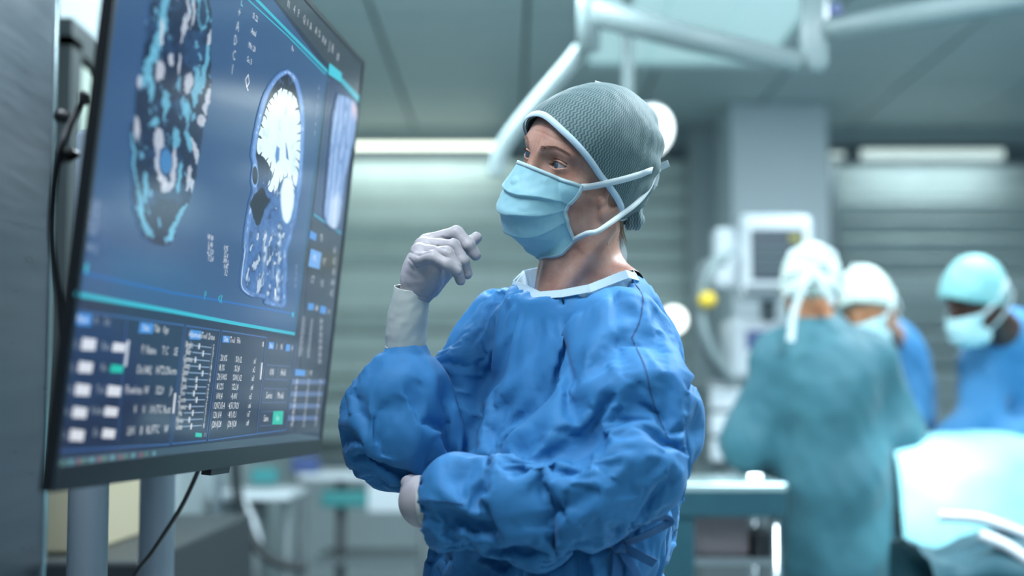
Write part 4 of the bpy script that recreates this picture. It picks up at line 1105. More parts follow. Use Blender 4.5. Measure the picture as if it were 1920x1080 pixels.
def smooth_mesh(V, Q, n, w=0.5):
    E = quad_edges(Q); N = len(V); val = np.bincount(E[:, 0], minlength=N) + np.bincount(E[:, 1], minlength=N) + 1e-9
    for _ in range(n):
        s = np.empty_like(V)
        for a in range(3): s[:, a] = np.bincount(E[:, 0], V[E[:, 1], a], N) + np.bincount(E[:, 1], V[E[:, 0], a], N)
        V = V + w * (s / val[:, None] - V)
    return V
from mathutils.kdtree import KDTree
from mathutils.bvhtree import BVHTree
def sdf_limb(P):
    d = sdf_torso(P, 0.040, 0.5, 1.40)
    d = np.minimum(d, chain(P, [(W(1165, 640, 2.12), 0.055), (W(1165, 890, 1.97), 0.046), (W(1000, 925, 1.97), 0.042), (W(830, 940, 2.01), 0.030)]))
    d = np.minimum(d, chain(P, [(W(955, 635, 2.33), 0.055), (W(765, 838, 2.21), 0.045), (W(764, 740, 2.19), 0.040), (W(764, 660, 2.18), 0.028)]))
    return d
def ngrad(f, P, e=0.002):
    g = np.stack([(f(P + a) - f(P - a)) for a in np.eye(3) * e], 1); return g / (np.linalg.norm(g, axis=1, keepdims=True) + 1e-9)
def limit_gown(P):
    d = sdf_gown(P, False); b = np.nonzero(d > OUT)[0]
    if len(b):
        P = P.copy(); P[b] -= ngrad(lambda q: sdf_gown(q, False), P[b]) * (d[b] - OUT)[:, None]
    d = sdf_limb(P); b = np.nonzero(d < 0.003)[0]
    if len(b):
        P = P.copy(); P[b] += ngrad(sdf_limb, P[b]) * (0.003 - d[b])[:, None]
    return P
OUT = 0.005
def pins(V, base):
    pin = np.full(len(V), base)
    rd = np.min(np.linalg.norm(V[:, None, :] - RING[None], axis=2), axis=1)
    pin[V[:, 2] > 1.39] = np.maximum(base, 0.03)
    pin[rd < 0.045] = 1.0
    pin[np.linalg.norm(V - W(764, 660, 2.18), axis=1) < 0.036] = 1.0
    pin[np.linalg.norm(V - W(806, 945, 2.01), axis=1) < 0.05] = 0.08
    pin[V[:, 2] < 0.80] = 0.3
    return pin
def wrinkles():
    r = random.Random(19); out = []
    for (xa, xb), (ya, yb), n, ang, jit, w, h in (((1085, 1300), (770, 1000), 60, 0.9, 0.5, 4.0, 0.0022), ((960, 1180), (860, 1030), 24, 0.4, 0.5, 5, 0.0018), ((660, 830), (655, 900), 26, -1.25, 0.5, 5, 0.0018),
             ((830, 1180), (560, 860), 26, 1.0, 0.35, 5, 0.0016), ((1150, 1300), (560, 780), 24, -1.2, 0.35, 4.5, 0.0020), ((790, 1240), (1000, 1090), 30, -1.2, 0.5, 5, 0.0022)):
        for _ in range(n):
            x, y = r.uniform(xa, xb), r.uniform(ya, yb); a = ang + r.gauss(0, jit); q = r.uniform(12, 40); bend = r.gauss(0, 0.3)
            p1 = (x - math.cos(a) * q, y + math.sin(a) * q); p2 = (p1[0] - math.cos(a + bend) * q, p1[1] + math.sin(a + bend) * q)
            out.append(([(x, y), p1, p2], w * r.uniform(0.7, 1.5), h * r.uniform(0.5, 1.3) * (1 if r.random() < 0.65 else -1), r.choice('ccab')))
    return out
def sim_gown():
    V, Q, N = nets(lambda P: sdf_gown(P, False), (-0.33, 1.80, 0.30), (0.42, 2.56, 1.50), 0.018, coarse=2)
    X = V + N * (crumple(V, 0.16, 3, 3, 0.2) * 0.016 + 1.0 * fold_heights(V, N, STROKES))[:, None]
    X = relax_cloth(X, Q, V, 0.17, V, pins(V, 0.0022), 160, bend=0.01, gravity=0.00006, jit=0.001, limit=limit_gown)
    Xn = vnormals(X, Q)
    # carry the drape over to the finer mesh with the neck and cuff openings
    R, Q1, N1 = nets(sdf_gown, (-0.33, 1.80, 0.30), (0.42, 2.56, 1.50), 0.0085, coarse=3)
    D = X - V; kd = KDTree(len(V))
    for i, p in enumerate(V): kd.insert(p, i)
    kd.balance(); disp = np.zeros_like(R)
    for i, p in enumerate(R):
        nb = kd.find_n(p, 6); w = 0; a = 0
        for (c, k, ds) in nb:
            q = max(N[k] @ N1[i], 0.0) / (ds * ds + 1e-5); w += q; a = a + q * D[k]
        if w > 0: disp[i] = a / w
    X = smooth_mesh(R + smooth_mesh(disp, Q1, 3), Q1, 0)
    NX = vnormals(X, Q1); H = 1.5 * fold_heights(X, NX, STROKES)
    p = pins(R, 0.01); H[p > 0.9] = 0; X = X + NX * H[:, None]
    X = relax_cloth(X, Q1, R, 0.13, X, p, 60, bend=0.014, jit=0.0002)
    R2, Q2 = subdivide(R, Q1); X2, _ = subdivide(X, Q1); X2 = smooth_mesh(X2, Q2, 1, 0.4)
    X2 = relax_cloth(X2, Q2, R2, 0.13, X2, pins(R2, 0.02), 12, bend=0.025, jit=0.0001)
    nn_ = vnormals(X2, Q2); free = pins(R2, 0.0) < 0.5
    H = 0.40 * ((X2 - smooth_mesh(X2, Q2, 40)) * nn_).sum(1) * free + fold_heights(X2, nn_, wrinkles())
    X2 = X2 + nn_ * H[:, None]
    return X2, Q2
def build_person():
    person = None
    # body: fine head and neck, coarser body under the clothes, one mesh
    zlo = -0.20
    def s1(q): return sdf_head(q)
    V1, Q1, N1 = nets(s1, (-0.115, -0.135, -0.175), (0.115, 0.125, 0.150), 0.0014, coarse=4)
    V1 = from_head(V1)
    hipz = 0.93
    LEG = [(BASE + TLF * s * 0.085 + np.array([0, 0, hipz]), BASE + TLF * s * 0.095 + np.array([0, 0, 0.50]) + TF * 0.01, BASE + TLF * s * 0.10 + np.array([0, 0, 0.085]) - TF * 0.01) for s in (-1, 1)]
    def s2(P):
        d = sdf_torso(P, 0.035, 0.86, 1.36)
        d = smin(d, sphere(P, W(1085, 600, 2.24), 0.07), 0.05)
        for (a, b, c) in LEG:
            d = smin(d, chain(P, [(a, 0.085), (b, 0.055), (c, 0.038)]), 0.03)
            d = smin(d, rcone(P, c - np.array([0, 0, 0.05]), c - np.array([0, 0, 0.05]) + TF * 0.12, 0.032, 0.028), 0.03)
        d = smin(d, chain(P, [(A_N[0][0], 0.045), (A_N[2][0], 0.032), (FA_N[0][0] + np.array([0, 0.02, -0.02]), 0.026), (W(880, 940, 2.01), 0.022), (W(825, 940, 2.02), 0.018)]), 0.03)
        d = smin(d, chain(P, [(A_F[0][0], 0.045), (W(765, 838, 2.21), 0.040), (W(763, 700, 2.18), 0.026), (W(768, 575, 2.170), 0.016)]), 0.03)
        return d
    V2, Q2, N2 = nets(s2, (-0.33, 1.78, 0.0), (0.42, 2.60, 1.42), 0.008, coarse=4)
    person = obj('person', np.concatenate([V1, V2]), np.concatenate([Q1, Q2 + len(V1)]), m_skin, None, smooth=True, loc=BASE)
    tag(person, 'person in blue gown, wavy-patterned green cap and mask, one gloved hand raised, facing the monitor', 'person')
    return person
person = build_person()
GV2, GQ2 = sim_gown()
gown = obj('gown', GV2, GQ2, m_gown, person, smooth=True)
gown_bvh = BVHTree.FromPolygons([tuple(v) for v in GV2], [tuple(int(i) for i in q) for q in GQ2])
def ghit(px, py, off=0.001):
    h_, n_, i_, d_ = gown_bvh.ray_cast(Vector((0, 0, CAM_Z)), Vector(ray(px, py)))
    if h_ is None: return None, None
    n_ = np.array(n_); h_ = np.array(h_)
    if n_ @ ray(px, py) > 0: n_ = -n_
    return h_ + n_ * off, n_

# ---- neckline tape
def gown_w(P): return sdf_gown(P)
nc = RING.mean(0)
loop = []
for i in range(len(RING)):
    p, q = RING[i], RING[(i + 1) % len(RING)]
    loop += [p * (1 - t) + q * t for t in (0, 0.12, 0.35, 0.65, 0.88)]
loop.append(loop[0])
nrm = [(p - nc) * np.array([1, 1, 0]) + np.array([0, 0, 0.035]) for p in loop]
vs, fs = ribbon([p + n / np.linalg.norm(n) * 0.0040 - np.array([0, 0, 0.0030]) for p, n in zip(loop, nrm)], nrm, 0.0120, 0.0012)
tape = obj('neck_tape', vs, fs, m_tape, gown, smooth=False)

inn = [-(p - nc) * np.array([1, 1, 0]) for p in loop]
vs, fs = ribbon([p + n / np.linalg.norm(n) * 0.0035 - np.array([0, 0, 0.012]) for p, n in zip(loop, inn)], inn, 0.030, 0.0010)
obj('collar_lining', vs, fs, m_tape, gown, smooth=False)
# ---- shoulder seam and cuff edge as painted shadow lines, waist tie
def band_px(name, pts, width, m, parent, sdf=None, off=0.002, thick=0.001, d=None, tape_n=None, n=8):
    P = []; Nn = []
    for p in pts:
        if len(p) == 3:
            q = W(*p); nn = -ray(p[0], p[1])
        else:
            q, nn = ghit(p[0], p[1], off) if sdf is None else hit(sdf, p[0], p[1], off=off)
            if q is None: continue
        P.append(q); Nn.append(nn)
    P2 = catmull(P, n); N2 = catmull(Nn, n)
    vs, fs = ribbon(P2, N2 if tape_n is None else [np.array(tape_n)] * len(P2), width, thick)
    return obj(name, vs, fs, m, parent, smooth=False)
def dense(pts, n=6): return [tuple(p[:2]) for p in catmull([(*p, 0) for p in pts], n)]
m_seam_shadow = fabric('seam shadow line', rgb(34, 70, 112), rgb(40, 78, 122))  # dark ribbon colour stands for the shadow line along the seam
def seam(pts, w=0.0016):
    q = dense(pts, 8)
    band_px('seam', q, w, m_seam_shadow, gown, off=0.0004, thick=0.0006, n=1)
seam([(1183, 524), (1204, 552), (1204, 580), (1198, 606), (1184, 634)])
seam([(1184, 634), (1198, 662), (1210, 690), (1222, 745), (1238, 790), (1252, 822)])
seam([(800, 938), (830, 941), (868, 946)], 0.0013)
kp, kn = ghit(1156, 1030); KD = float(proj(kp)[2]) - 0.012
def tie(pts, w, n_): band_px('waist_tie', [(x, y, KD + z) for x, y, z in pts], w, m_tie, gown, tape_n=n_)
tie([(1158, 1022, 0), (1172, 1000, -0.008), (1205, 978, -0.012), (1246, 970, -0.008), (1252, 980, 0.0), (1218, 1000, 0.0), (1182, 1014, 0.0), (1160, 1024, 0.0)], 0.015, (-0.2, -0.6, -0.8))
tie([(1160, 1022, -0.003), (1176, 1050, -0.008), (1194, 1080, -0.008), (1205, 1120, -0.005)], 0.014, (0.5, -0.8, 0.3))
tie([(1158, 1024, -0.003), (1158, 1060, -0.008), (1152, 1100, -0.006)], 0.016, (0.5, -0.85, 0.1))
tie([(1162, 1022, -0.002), (1192, 1038, -0.008), (1228, 1056, -0.004)], 0.014, (0.0, -0.8, -0.5))
tie([(1154, 1020, 0.0), (1128, 1012, 0.003), (1108, 1012, 0.006)], 0.012, (-0.2, -0.9, 0.2))
MB().tube([W(1148, 1016, KD), W(1158, 1023, KD - 0.010), (W(1170, 1031, KD))], [0.007, 0.011, 0.007], 10, flat=0.8).build('tie_knot', m_tie, gown, smooth=True)

# ---------------------------------------------------------------- eyes
m_eye = bpy.data.materials.new('eye'); m_eye.use_nodes = True
nt = m_eye.node_tree; bsdf = nt.nodes['Principled BSDF']; at = nt.nodes.new('ShaderNodeAttribute'); at.attribute_name = 'tint'
nt.links.new(at.outputs['Color'], bsdf.inputs['Base Color']); bsdf.inputs['Roughness'].default_value = 0.08; bsdf.inputs['Coat Weight'].default_value = 0.6
GAZE = np.array([0.10, 1.0, 0.06]); GAZE /= np.linalg.norm(GAZE)
for s in (1, -1):
    c = np.array([s * EYE_X, EYE_Y, EYE_Z]); vs = []; fs = []; cols = []
    a = np.cross(GAZE, (0, 0, 1)); a /= np.linalg.norm(a); b = np.cross(a, GAZE)
    rings = 40; seg = 40
    for i in range(rings + 1):
        t = math.pi * (i / rings) ** 1.5
        for k in range(seg):
            an = 2 * math.pi * k / seg
            r = EYE_R + (0.0007 * max(0, 1 - (t / 0.5) ** 2))
            vs.append(c + r * (math.cos(t) * GAZE + math.sin(t) * (math.cos(an) * a + math.sin(an) * b)))
            n = 0.5 + 0.5 * math.sin(an * 17 + 3 * math.sin(an * 5))
            if t < 0.17: cc = (0.004, 0.004, 0.005)
            elif t < 0.40: f = 0.6 + 0.5 * n; cc = (0.06 * f, 0.115 * f, 0.17 * f)
            elif t < 0.50: cc = (0.02, 0.035, 0.05)
            else: cc = (0.42, 0.37, 0.36)
            cols.append((*cc, 1))
    for i in range(rings):
        for k in range(seg):
            k2 = (k + 1) % seg; fs.append((i * seg + k, i * seg + k2, (i + 1) * seg + k2, (i + 1) * seg + k))
    o = obj('eyeball', from_head(vs), fs, m_eye, person, smooth=True)
    ca = o.data.color_attributes.new('tint', 'FLOAT_COLOR', 'POINT'); ca.data.foreach_set('color', np.array(cols, np.float32).ravel())
# brows and lashes: short tapered hairs
def hairs(name, roots, dirs, lens, r, m, parent, bend=None):
    b = MB()
    for i, (p, d, L) in enumerate(zip(roots, dirs, lens)):
        bd = np.zeros(3) if bend is None else bend[i]
        b.tube([p, p + d * L * 0.5 + bd * 0.3, p + d * L + bd], [r, r * 0.8, r * 0.25], 4, cap=False)
    o = b.build(name, m, parent, smooth=True); o['kind'] = 'stuff'; return o
def head_y(x, z):
    x = np.asarray(x, float); z = np.asarray(z, float); y = np.full(len(x), 0.13)
    for _ in range(40):
        dd = sdf_head(np.stack([x, y, z], 1)); y = y - np.where(dd > 0.0002, np.maximum(dd * 0.7, 0.0001), 0)
    return y
rb = random.Random(4)
for s in (1, -1):
    R0, D0, L0, XX, ZZ, TT = [], [], [], [], [], []
    for k in range(230):
        t = rb.random(); XX.append(s * (0.013 + 0.040 * t)); TT.append(t)
        ZZ.append(0.0515 + 0.0075 * math.sin(min(t * 1.3, 1) * math.pi * 0.55) - 0.004 * max(0, t - 0.6) / 0.4 + rb.uniform(-1, 1) * 0.0036 * (1 - 0.72 * t))
    for x, y, z, t in zip(XX, head_y(XX, ZZ), ZZ, TT):
        R0.append(hp((x, y - 0.0002, z)))
        d = HR @ np.array([s * (0.9), -0.35 + 0.3 * (1 - t), 0.55 * (1 - t) - 0.2 * t]); D0.append(d / np.linalg.norm(d)); L0.append(rb.uniform(0.004, 0.0072))
    hairs('eyebrow', R0, D0, L0, 0.00018, m_brow, person)
    R0, D0, L0, B0 = [], [], [], []
    for k in range(34):
        x = -0.0135 + 0.027 * k / 33; z = -0.0165 + math.sqrt(0.0222 ** 2 - x * x) + 0.10 * x
        yy = math.sqrt(max((EYE_R + 0.0012) ** 2 - x * x - z * z, 1e-6))
        R0.append(hp((s * (EYE_X + x), EYE_Y + yy, EYE_Z + z))); d = HR @ np.array([s * x * 30, 1.0, 0.25]); D0.append(d / np.linalg.norm(d)); L0.append(rb.uniform(0.0045, 0.0065)); B0.append(HR @ np.array([0, 0, 0.0022]))
    hairs('eyelashes', R0, D0, L0, 0.00024, m_brow, person, B0)

# ---------------------------------------------------------------- cap
def cap_shape(q):
    s = q.copy(); s[:, 0] = np.abs(s[:, 0])
    d = ellip(s, (0, -0.024, 0.050), (0.0885, 0.107, 0.104))
    d = smin(d, ellip(s, (0, 0.028, 0.060), (0.0755, 0.0705, 0.067)), 0.02)
    d = smin(d, ellip(s, (0.066, -0.014, 0.012), (0.023, 0.034, 0.040)), 0.02)
    d = smin(d, ellip(s, (0, -0.060, 0.0), (0.060, 0.045, 0.050)), 0.03)
    return d
def hem_z(x, y):
    return np.maximum(0.003 + 0.97 * y + 0.009 * np.exp(-(x / 0.035) ** 2), -0.046 - 0.12 * (y + 0.04))
def sdf_cap(q):
    d = cap_shape(q)
    d = np.maximum(d, (hem_z(q[:, 0], q[:, 1]) - q[:, 2]) * 0.7)
    return np.maximum(d, -(d * 0 + cap_shape(q) + 0.0030))
m_cap = bpy.data.materials.new('cap cloth with wavy lines'); m_cap.use_nodes = True
nt = m_cap.node_tree; b = nt.nodes['Principled BSDF']; at = nt.nodes.new('ShaderNodeAttribute'); at.attribute_name = 'lay'
sx = nt.nodes.new('ShaderNodeSeparateXYZ'); nt.links.new(at.outputs['Vector'], sx.inputs['Vector'])
def mnode(nt, op, a, b_=None):
    n = nt.nodes.new('ShaderNodeMath'); n.operation = op
    for i, v in enumerate((a, b_)):
        if v is None: continue
        if isinstance(v, (int, float)): n.inputs[i].default_value = v
        else: nt.links.new(v, n.inputs[i])
    return n.outputs[0]
zig = mnode(nt, 'PINGPONG', mnode(nt, 'MULTIPLY', sx.outputs['Y'], 1 / 0.0042), 1.0)
ph = mnode(nt, 'ADD', mnode(nt, 'MULTIPLY', sx.outputs['X'], 1 / 0.0043), mnode(nt, 'MULTIPLY', zig, 0.52))
wv = mnode(nt, 'PINGPONG', ph, 0.5)
rp = nt.nodes.new('ShaderNodeValToRGB'); rp.color_ramp.elements[0].position = 0.14; rp.color_ramp.elements[1].position = 0.34
rp.color_ramp.elements[0].color = (*rgb(54, 78, 82), 1); rp.color_ramp.elements[1].color = (*rgb(98, 126, 128), 1)
nt.links.new(wv, rp.inputs['Fac']); nt.links.new(rp.outputs['Color'], b.inputs['Base Color']); b.inputs['Roughness'].default_value = 0.7
b.inputs['Sheen Weight'].default_value = 0.1
bp = nt.nodes.new('ShaderNodeBump'); bp.inputs['Strength'].default_value = 0.4; bp.inputs['Distance'].default_value = 0.0008
nt.links.new(wv, bp.inputs['Height']); nt.links.new(bp.outputs['Normal'], b.inputs['Normal'])
Vc, Qc, Nc = nets(sdf_cap, (-0.105, -0.165, -0.085), (0.105, 0.115, 0.170), 0.0018, coarse=5, newton=1)
az = np.arctan2(Vc[:, 2] - 0.02, Vc[:, 0])
bk = np.clip((-Vc[:, 1] - 0.02) / 0.08, 0, 1)
Vc2 = Vc - Nc * (0.0030 * crumple(Vc, 0.05, 5, 21) + 0.0014 * crumple(Vc, 0.02, 4, 5) + 0.0016 * np.sin(az * 13) * bk + 0.003 * bk * crumple(Vc, 0.04, 3, 77))[:, None] * np.where(cap_shape(Vc) > -0.0015, 1.0, 1.0)[:, None] * np.sign((Nc * (Vc - np.array([0, -0.02, 0.04]))).sum(1))[:, None]
cap = obj('surgical_cap', from_head(Vc2), Qc, m_cap, person, smooth=True)
la = cap.data.attributes.new('lay', 'FLOAT_VECTOR', 'POINT')
# cloth coordinates: across = arc around the crown axis tilted back, along = over the crown
ax = np.array([0, -0.35, 1.0]); ax /= np.linalg.norm(ax); c0 = np.array([0, -0.03, 0.03])
qq = Vc - c0; across = np.arctan2(qq[:, 1] + 0.35 * qq[:, 2], qq[:, 0]) * 0.10; along = np.linalg.norm(qq - np.outer(qq @ ax, ax), axis=1) * 0 + qq @ ax
lay = np.stack([across, along, np.zeros(len(Vc))], 1)
la.data.foreach_set('vector', lay.astype(np.float32).ravel())
# hem tape
pts, nrm = [], []
for k in range(121):
    an = 2 * math.pi * k / 120; lo_, hi_ = 0.02, 0.2
    for _ in range(40):
        r = (lo_ + hi_) / 2; x = r * math.cos(an); y = -0.02 + r * math.sin(an); z = float(hem_z(np.array([x]), np.array([y]))[0])
        if float(cap_shape(np.array([[x, y, z]]))[0]) < 0: lo_ = r
        else: hi_ = r
    p = np.array([x, y, z]); g = np.array([float(cap_shape((p + e)[None])[0]) - float(cap_shape((p - e)[None])[0]) for e in np.eye(3) * 0.002]); g /= np.linalg.norm(g)
    pts.append(hp(p + g * 0.0012 + np.array([0, 0, 0.002]))); nrm.append(HR @ g)
vs, fs = ribbon(pts, nrm, 0.0095, 0.0012)
obj('cap_hem', vs, fs, m_tape, cap, smooth=True)
def cap_w(P): return sdf_cap(to_head(P))
def capall_w(P):
    q = to_head(P); return np.minimum(cap_shape(q), sdf_head(q, False))
band_px('cap_binding', [(1118, 156, 2.235), (1150, 166, 2.25), (1186, 190, 2.262), (1206, 214, 2.27), (1222, 250, 2.277), (1231, 290, 2.28)], 0.011, m_strap, cap, tape_n=(0.5, -0.5, 0.7))
band_px('cap_tie', [(1206, 203, 2.27), (1224, 208, 2.27), (1231, 226, 2.27), (1229, 250, 2.27), (1222, 264, 2.27)], 0.006, m_strap, cap, tape_n=(0.5, -0.8, 0.2))
# gathered tail of the cap under the knot, and loose tie ends below it
def s_tail(P):
    d = ellip(P, W(1187, 412, 2.262), (0.0185, 0.020, 0.0165)); d = smin(d, rcone(P, W(1185, 395, 2.25), W(1200, 385, 2.26), 0.012, 0.008), 0.01)
    return d + 0.002 * np.sin(P[:, 0] * 420) * 0.6
Vt, Qt, Nt = nets(s_tail, W(1187, 410, 2.262) - 0.045, W(1187, 410, 2.262) + 0.045, 0.002, coarse=4)
tail = obj('cap_tail', Vt, Qt, m_cap, cap, smooth=True)
la = tail.data.attributes.new('lay', 'FLOAT_VECTOR', 'POINT'); la.data.foreach_set('vector', np.stack([Vt[:, 0], Vt[:, 2], Vt[:, 1] * 0], 1).astype(np.float32).ravel())
band_px('cap_tie', [(1163, 420, 2.25), (1160, 450, 2.25), (1166, 478, 2.25), (1160, 502, 2.25)], 0.017, m_strap, cap, tape_n=(0.4, -0.9, 0.1))
band_px('cap_tie', [(1155, 440, 2.255), (1150, 468, 2.255), (1153, 496, 2.25)], 0.014, m_strap, cap, tape_n=(-0.2, -0.9, 0.1))
# hair at the nape
R0, D0, L0, B0 = [], [], [], []
for k in range(260):
    px = rb.uniform(1134, 1168); py = rb.uniform(400, 422); p = W(px, py, 2.185 + (px - 1134) * 0.0016 + rb.uniform(0, 0.03))
    R0.append(p); d = np.array([rb.uniform(-0.10, 0.14), rb.uniform(-0.05, 0.12), -1.0]); D0.append(d / np.linalg.norm(d)); L0.append(rb.uniform(0.012, 0.040)); B0.append(np.array([rb.uniform(-0.004, 0.006), 0, 0]))
hairs('hair', R0, D0, L0, 0.0006, m_hair, person, B0)

# ---------------------------------------------------------------- face mask
def mask_pt(s, t, off=0.0):
    tt = np.array([0, 0.22, 0.48, 0.74, 1.0])
    cy = np.interp(t, tt, [0.1085, 0.1205, 0.127, 0.108, 0.052]); cz = np.interp(t, tt, [0.0275, -0.008, -0.045, -0.083, -0.1135])
    ex = np.interp(t, [0, 0.5, 1], [0.0600, 0.0535, 0.0560]); ey = np.interp(t, [0, 0.5, 1], [0.0455, 0.0500, 0.0310]); ez = np.interp(t, [0, 1], [0.0085, -0.0635])
    a = abs(s) * math.pi / 2 * 0.96
    pk = np.interp(t, [0, 0.3, 1.0], [1.5, 0.95, 0.80])
    w = math.cos(a) ** pk
    x = math.copysign(ex * (math.sin(a) / math.sin(math.pi / 2 * 0.96)) ** np.interp(t, [0, 0.35, 1], [1.05, 0.85, 0.9]), s)
    y = ey + (cy - ey) * w; z = ez + (cz - ez) * w
    return np.array([x, y, z])
def mask_grid(ns, ntt, inner):
    G = np.zeros((ntt + 1, ns + 1, 3))
    for j in range(ntt + 1):
        for i in range(ns + 1):
            G[j, i] = mask_pt(-1 + 2 * i / ns, j / ntt)
    # smooth the piecewise profile
    for _ in range(6):
        G[1:-1] = 0.25 * G[:-2] + 0.5 * G[1:-1] + 0.25 * G[2:]
    du = np.gradient(G, axis=1); dv = np.gradient(G, axis=0); n = np.cross(du, dv); n /= np.linalg.norm(n, axis=2, keepdims=True) + 1e-12
    n = -n if n[ntt // 2, ns // 2, 1] < 0 else n
    t = np.linspace(0, 1, ntt + 1)[:, None]; s = np.linspace(-1, 1, ns + 1)[None, :]
    saw = np.zeros((ntt + 1, ns + 1))
    for (t0, amp, sl) in ((0.27, 0.0050, 0.03), (0.50, 0.0045, -0.03), (0.73, 0.0035, -0.05)):
        e = t - t0 - sl * s * s + 0.012 * np.sin(s * 7 + t0 * 20)
        saw += amp * np.where(e < 0, np.exp(e / 0.13), np.exp(-(e / 0.012) ** 2)) * (1 - np.abs(s) ** 4 * 0.8)
    P = G.reshape(-1, 3).copy()
    for _ in range(8):
        dd = sdf_head(P, False); g = np.stack([(sdf_head(P + e, False) - sdf_head(P - e, False)) / 0.002 for e in np.eye(3) * 0.001], 1)
        P = P + g * np.clip(0.0032 - dd, 0, 0.01)[:, None]
    G = P.reshape(ntt + 1, ns + 1, 3)
    cr = (crumple(P, 0.030, 5, 44) * 0.0022 + crumple(P, 0.013, 4, 45) * 0.0008).reshape(ntt + 1, ns + 1)
    return G + n * (saw - 0.002 + cr)[..., None], n
NS, NTT = 110, 110
G, Nn = mask_grid(NS, NTT, False)
P = G.reshape(-1, 3)
fs = [(j * (NS + 1) + i, j * (NS + 1) + i + 1, (j + 1) * (NS + 1) + i + 1, (j + 1) * (NS + 1) + i) for j in range(NTT) for i in range(NS)]
m_mask = bpy.data.materials.new('face mask cloth'); m_mask.use_nodes = True
nt = m_mask.node_tree; b = nt.nodes['Principled BSDF']; tc = nt.nodes.new('ShaderNodeTexCoord')
n1 = nt.nodes.new('ShaderNodeTexNoise'); n1.inputs['Scale'].default_value = 22; n1.inputs['Detail'].default_value = 5; nt.links.new(tc.outputs['Object'], n1.inputs['Vector'])
r = nt.nodes.new('ShaderNodeValToRGB'); r.color_ramp.elements[0].color = (*rgb(134, 190, 204), 1); r.color_ramp.elements[1].color = (*rgb(156, 206, 216), 1)
nt.links.new(n1.outputs['Fac'], r.inputs['Fac']); nt.links.new(r.outputs['Color'], b.inputs['Base Color']); b.inputs['Roughness'].default_value = 0.6; b.inputs['Sheen Weight'].default_value = 0.2
n2 = nt.nodes.new('ShaderNodeTexNoise'); n2.inputs['Scale'].default_value = 900; nt.links.new(tc.outputs['Object'], n2.inputs['Vector'])
bp = nt.nodes.new('ShaderNodeBump'); bp.inputs['Strength'].default_value = 0.3; bp.inputs['Distance'].default_value = 0.0005; nt.links.new(n2.outputs['Fac'], bp.inputs['Height']); nt.links.new(bp.outputs['Normal'], b.inputs['Normal'])
mask = obj('face_mask', from_head(P), np.array(fs)[:, ::-1].copy(), m_mask, person, smooth=True)
sm = mask.modifiers.new('thickness', 'SOLIDIFY'); sm.thickness = 0.0012; sm.offset = 0
m_mband = fabric('mask binding', rgb(164, 198, 206), rgb(178, 208, 214), weave=1400)
def mask_edge(idx, name, w, m):
    pts = [hp(G[j, i] + Nn[j, i] * 0.0010) for j, i in idx]; nr = [HR @ Nn[j, i] for j, i in idx]
    vs, fs = ribbon(pts, nr, w, 0.0008); obj(name, vs, fs, m, mask, smooth=True)
mask_edge([(1, i) for i in range(0, NS + 1, 2)], 'mask_binding', 0.0055, m_mband)
mask_edge([(NTT - 1, i) for i in range(0, NS + 1, 2)], 'mask_binding', 0.0055, m_mband)
for i in (1, NS - 1): mask_edge([(j, i) for j in range(0, NTT + 1, 2)], 'mask_binding', 0.0060, m_mband)
# straps
def on_head(px, py, off=0.003, d=None):
    q, n = hit(capall_w, px, py, off=off); return q, n
def strap_px(name, pts, width, first=None):
    P = []; Nn_ = []
    if first is not None: P.append(first); Nn_.append(-ray(pts[0][0], pts[0][1]))
    for p in pts:
        if len(p) == 3: q, n = W(*p), -ray(p[0], p[1])
        else:
            q, n = on_head(*p)
            if q is None: continue
        P.append(q); Nn_.append(n)
    P = catmull(P, 8); Nn_ = catmull(Nn_, 8)
    vs, fs = ribbon(P, Nn_, width, 0.0010); return obj(name, vs, fs, m_strap, mask, smooth=True)
strap_px('mask_strap', [(1110, 349), (1140, 343), (1170, 336), (1200, 327), (1218, 320), (1231, 317, 2.235)], 0.0098, hp(G[2, 1]))
strap_px('mask_strap', [(1100, 438, 2.135), (1120, 434, 2.14), (1140, 421, 2.15), (1162, 405, 2.17), (1184, 389, 2.185), (1204, 370, 2.205), (1220, 346, 2.222), (1231, 319, 2.235)], 0.0078, hp(G[NTT - 2, 1]))
# the bow at the back of the head
strap_px('strap_end', [(1230, 317, 2.236), (1240, 312, 2.236), (1254, 306, 2.234)], 0.0105)
strap_px('strap_end', [(1230, 320, 2.234), (1229, 334, 2.232), (1225, 348, 2.230)], 0.0110)
MB().lathe(W(1231, 318, 2.232), [(0.001, -0.005), (0.006, -0.003), (0.0065, 0.002), (0.001, 0.005)], 12, axis=(0.3, -0.9, 0.2)).build('strap_knot', m_strap, mask, smooth=True)
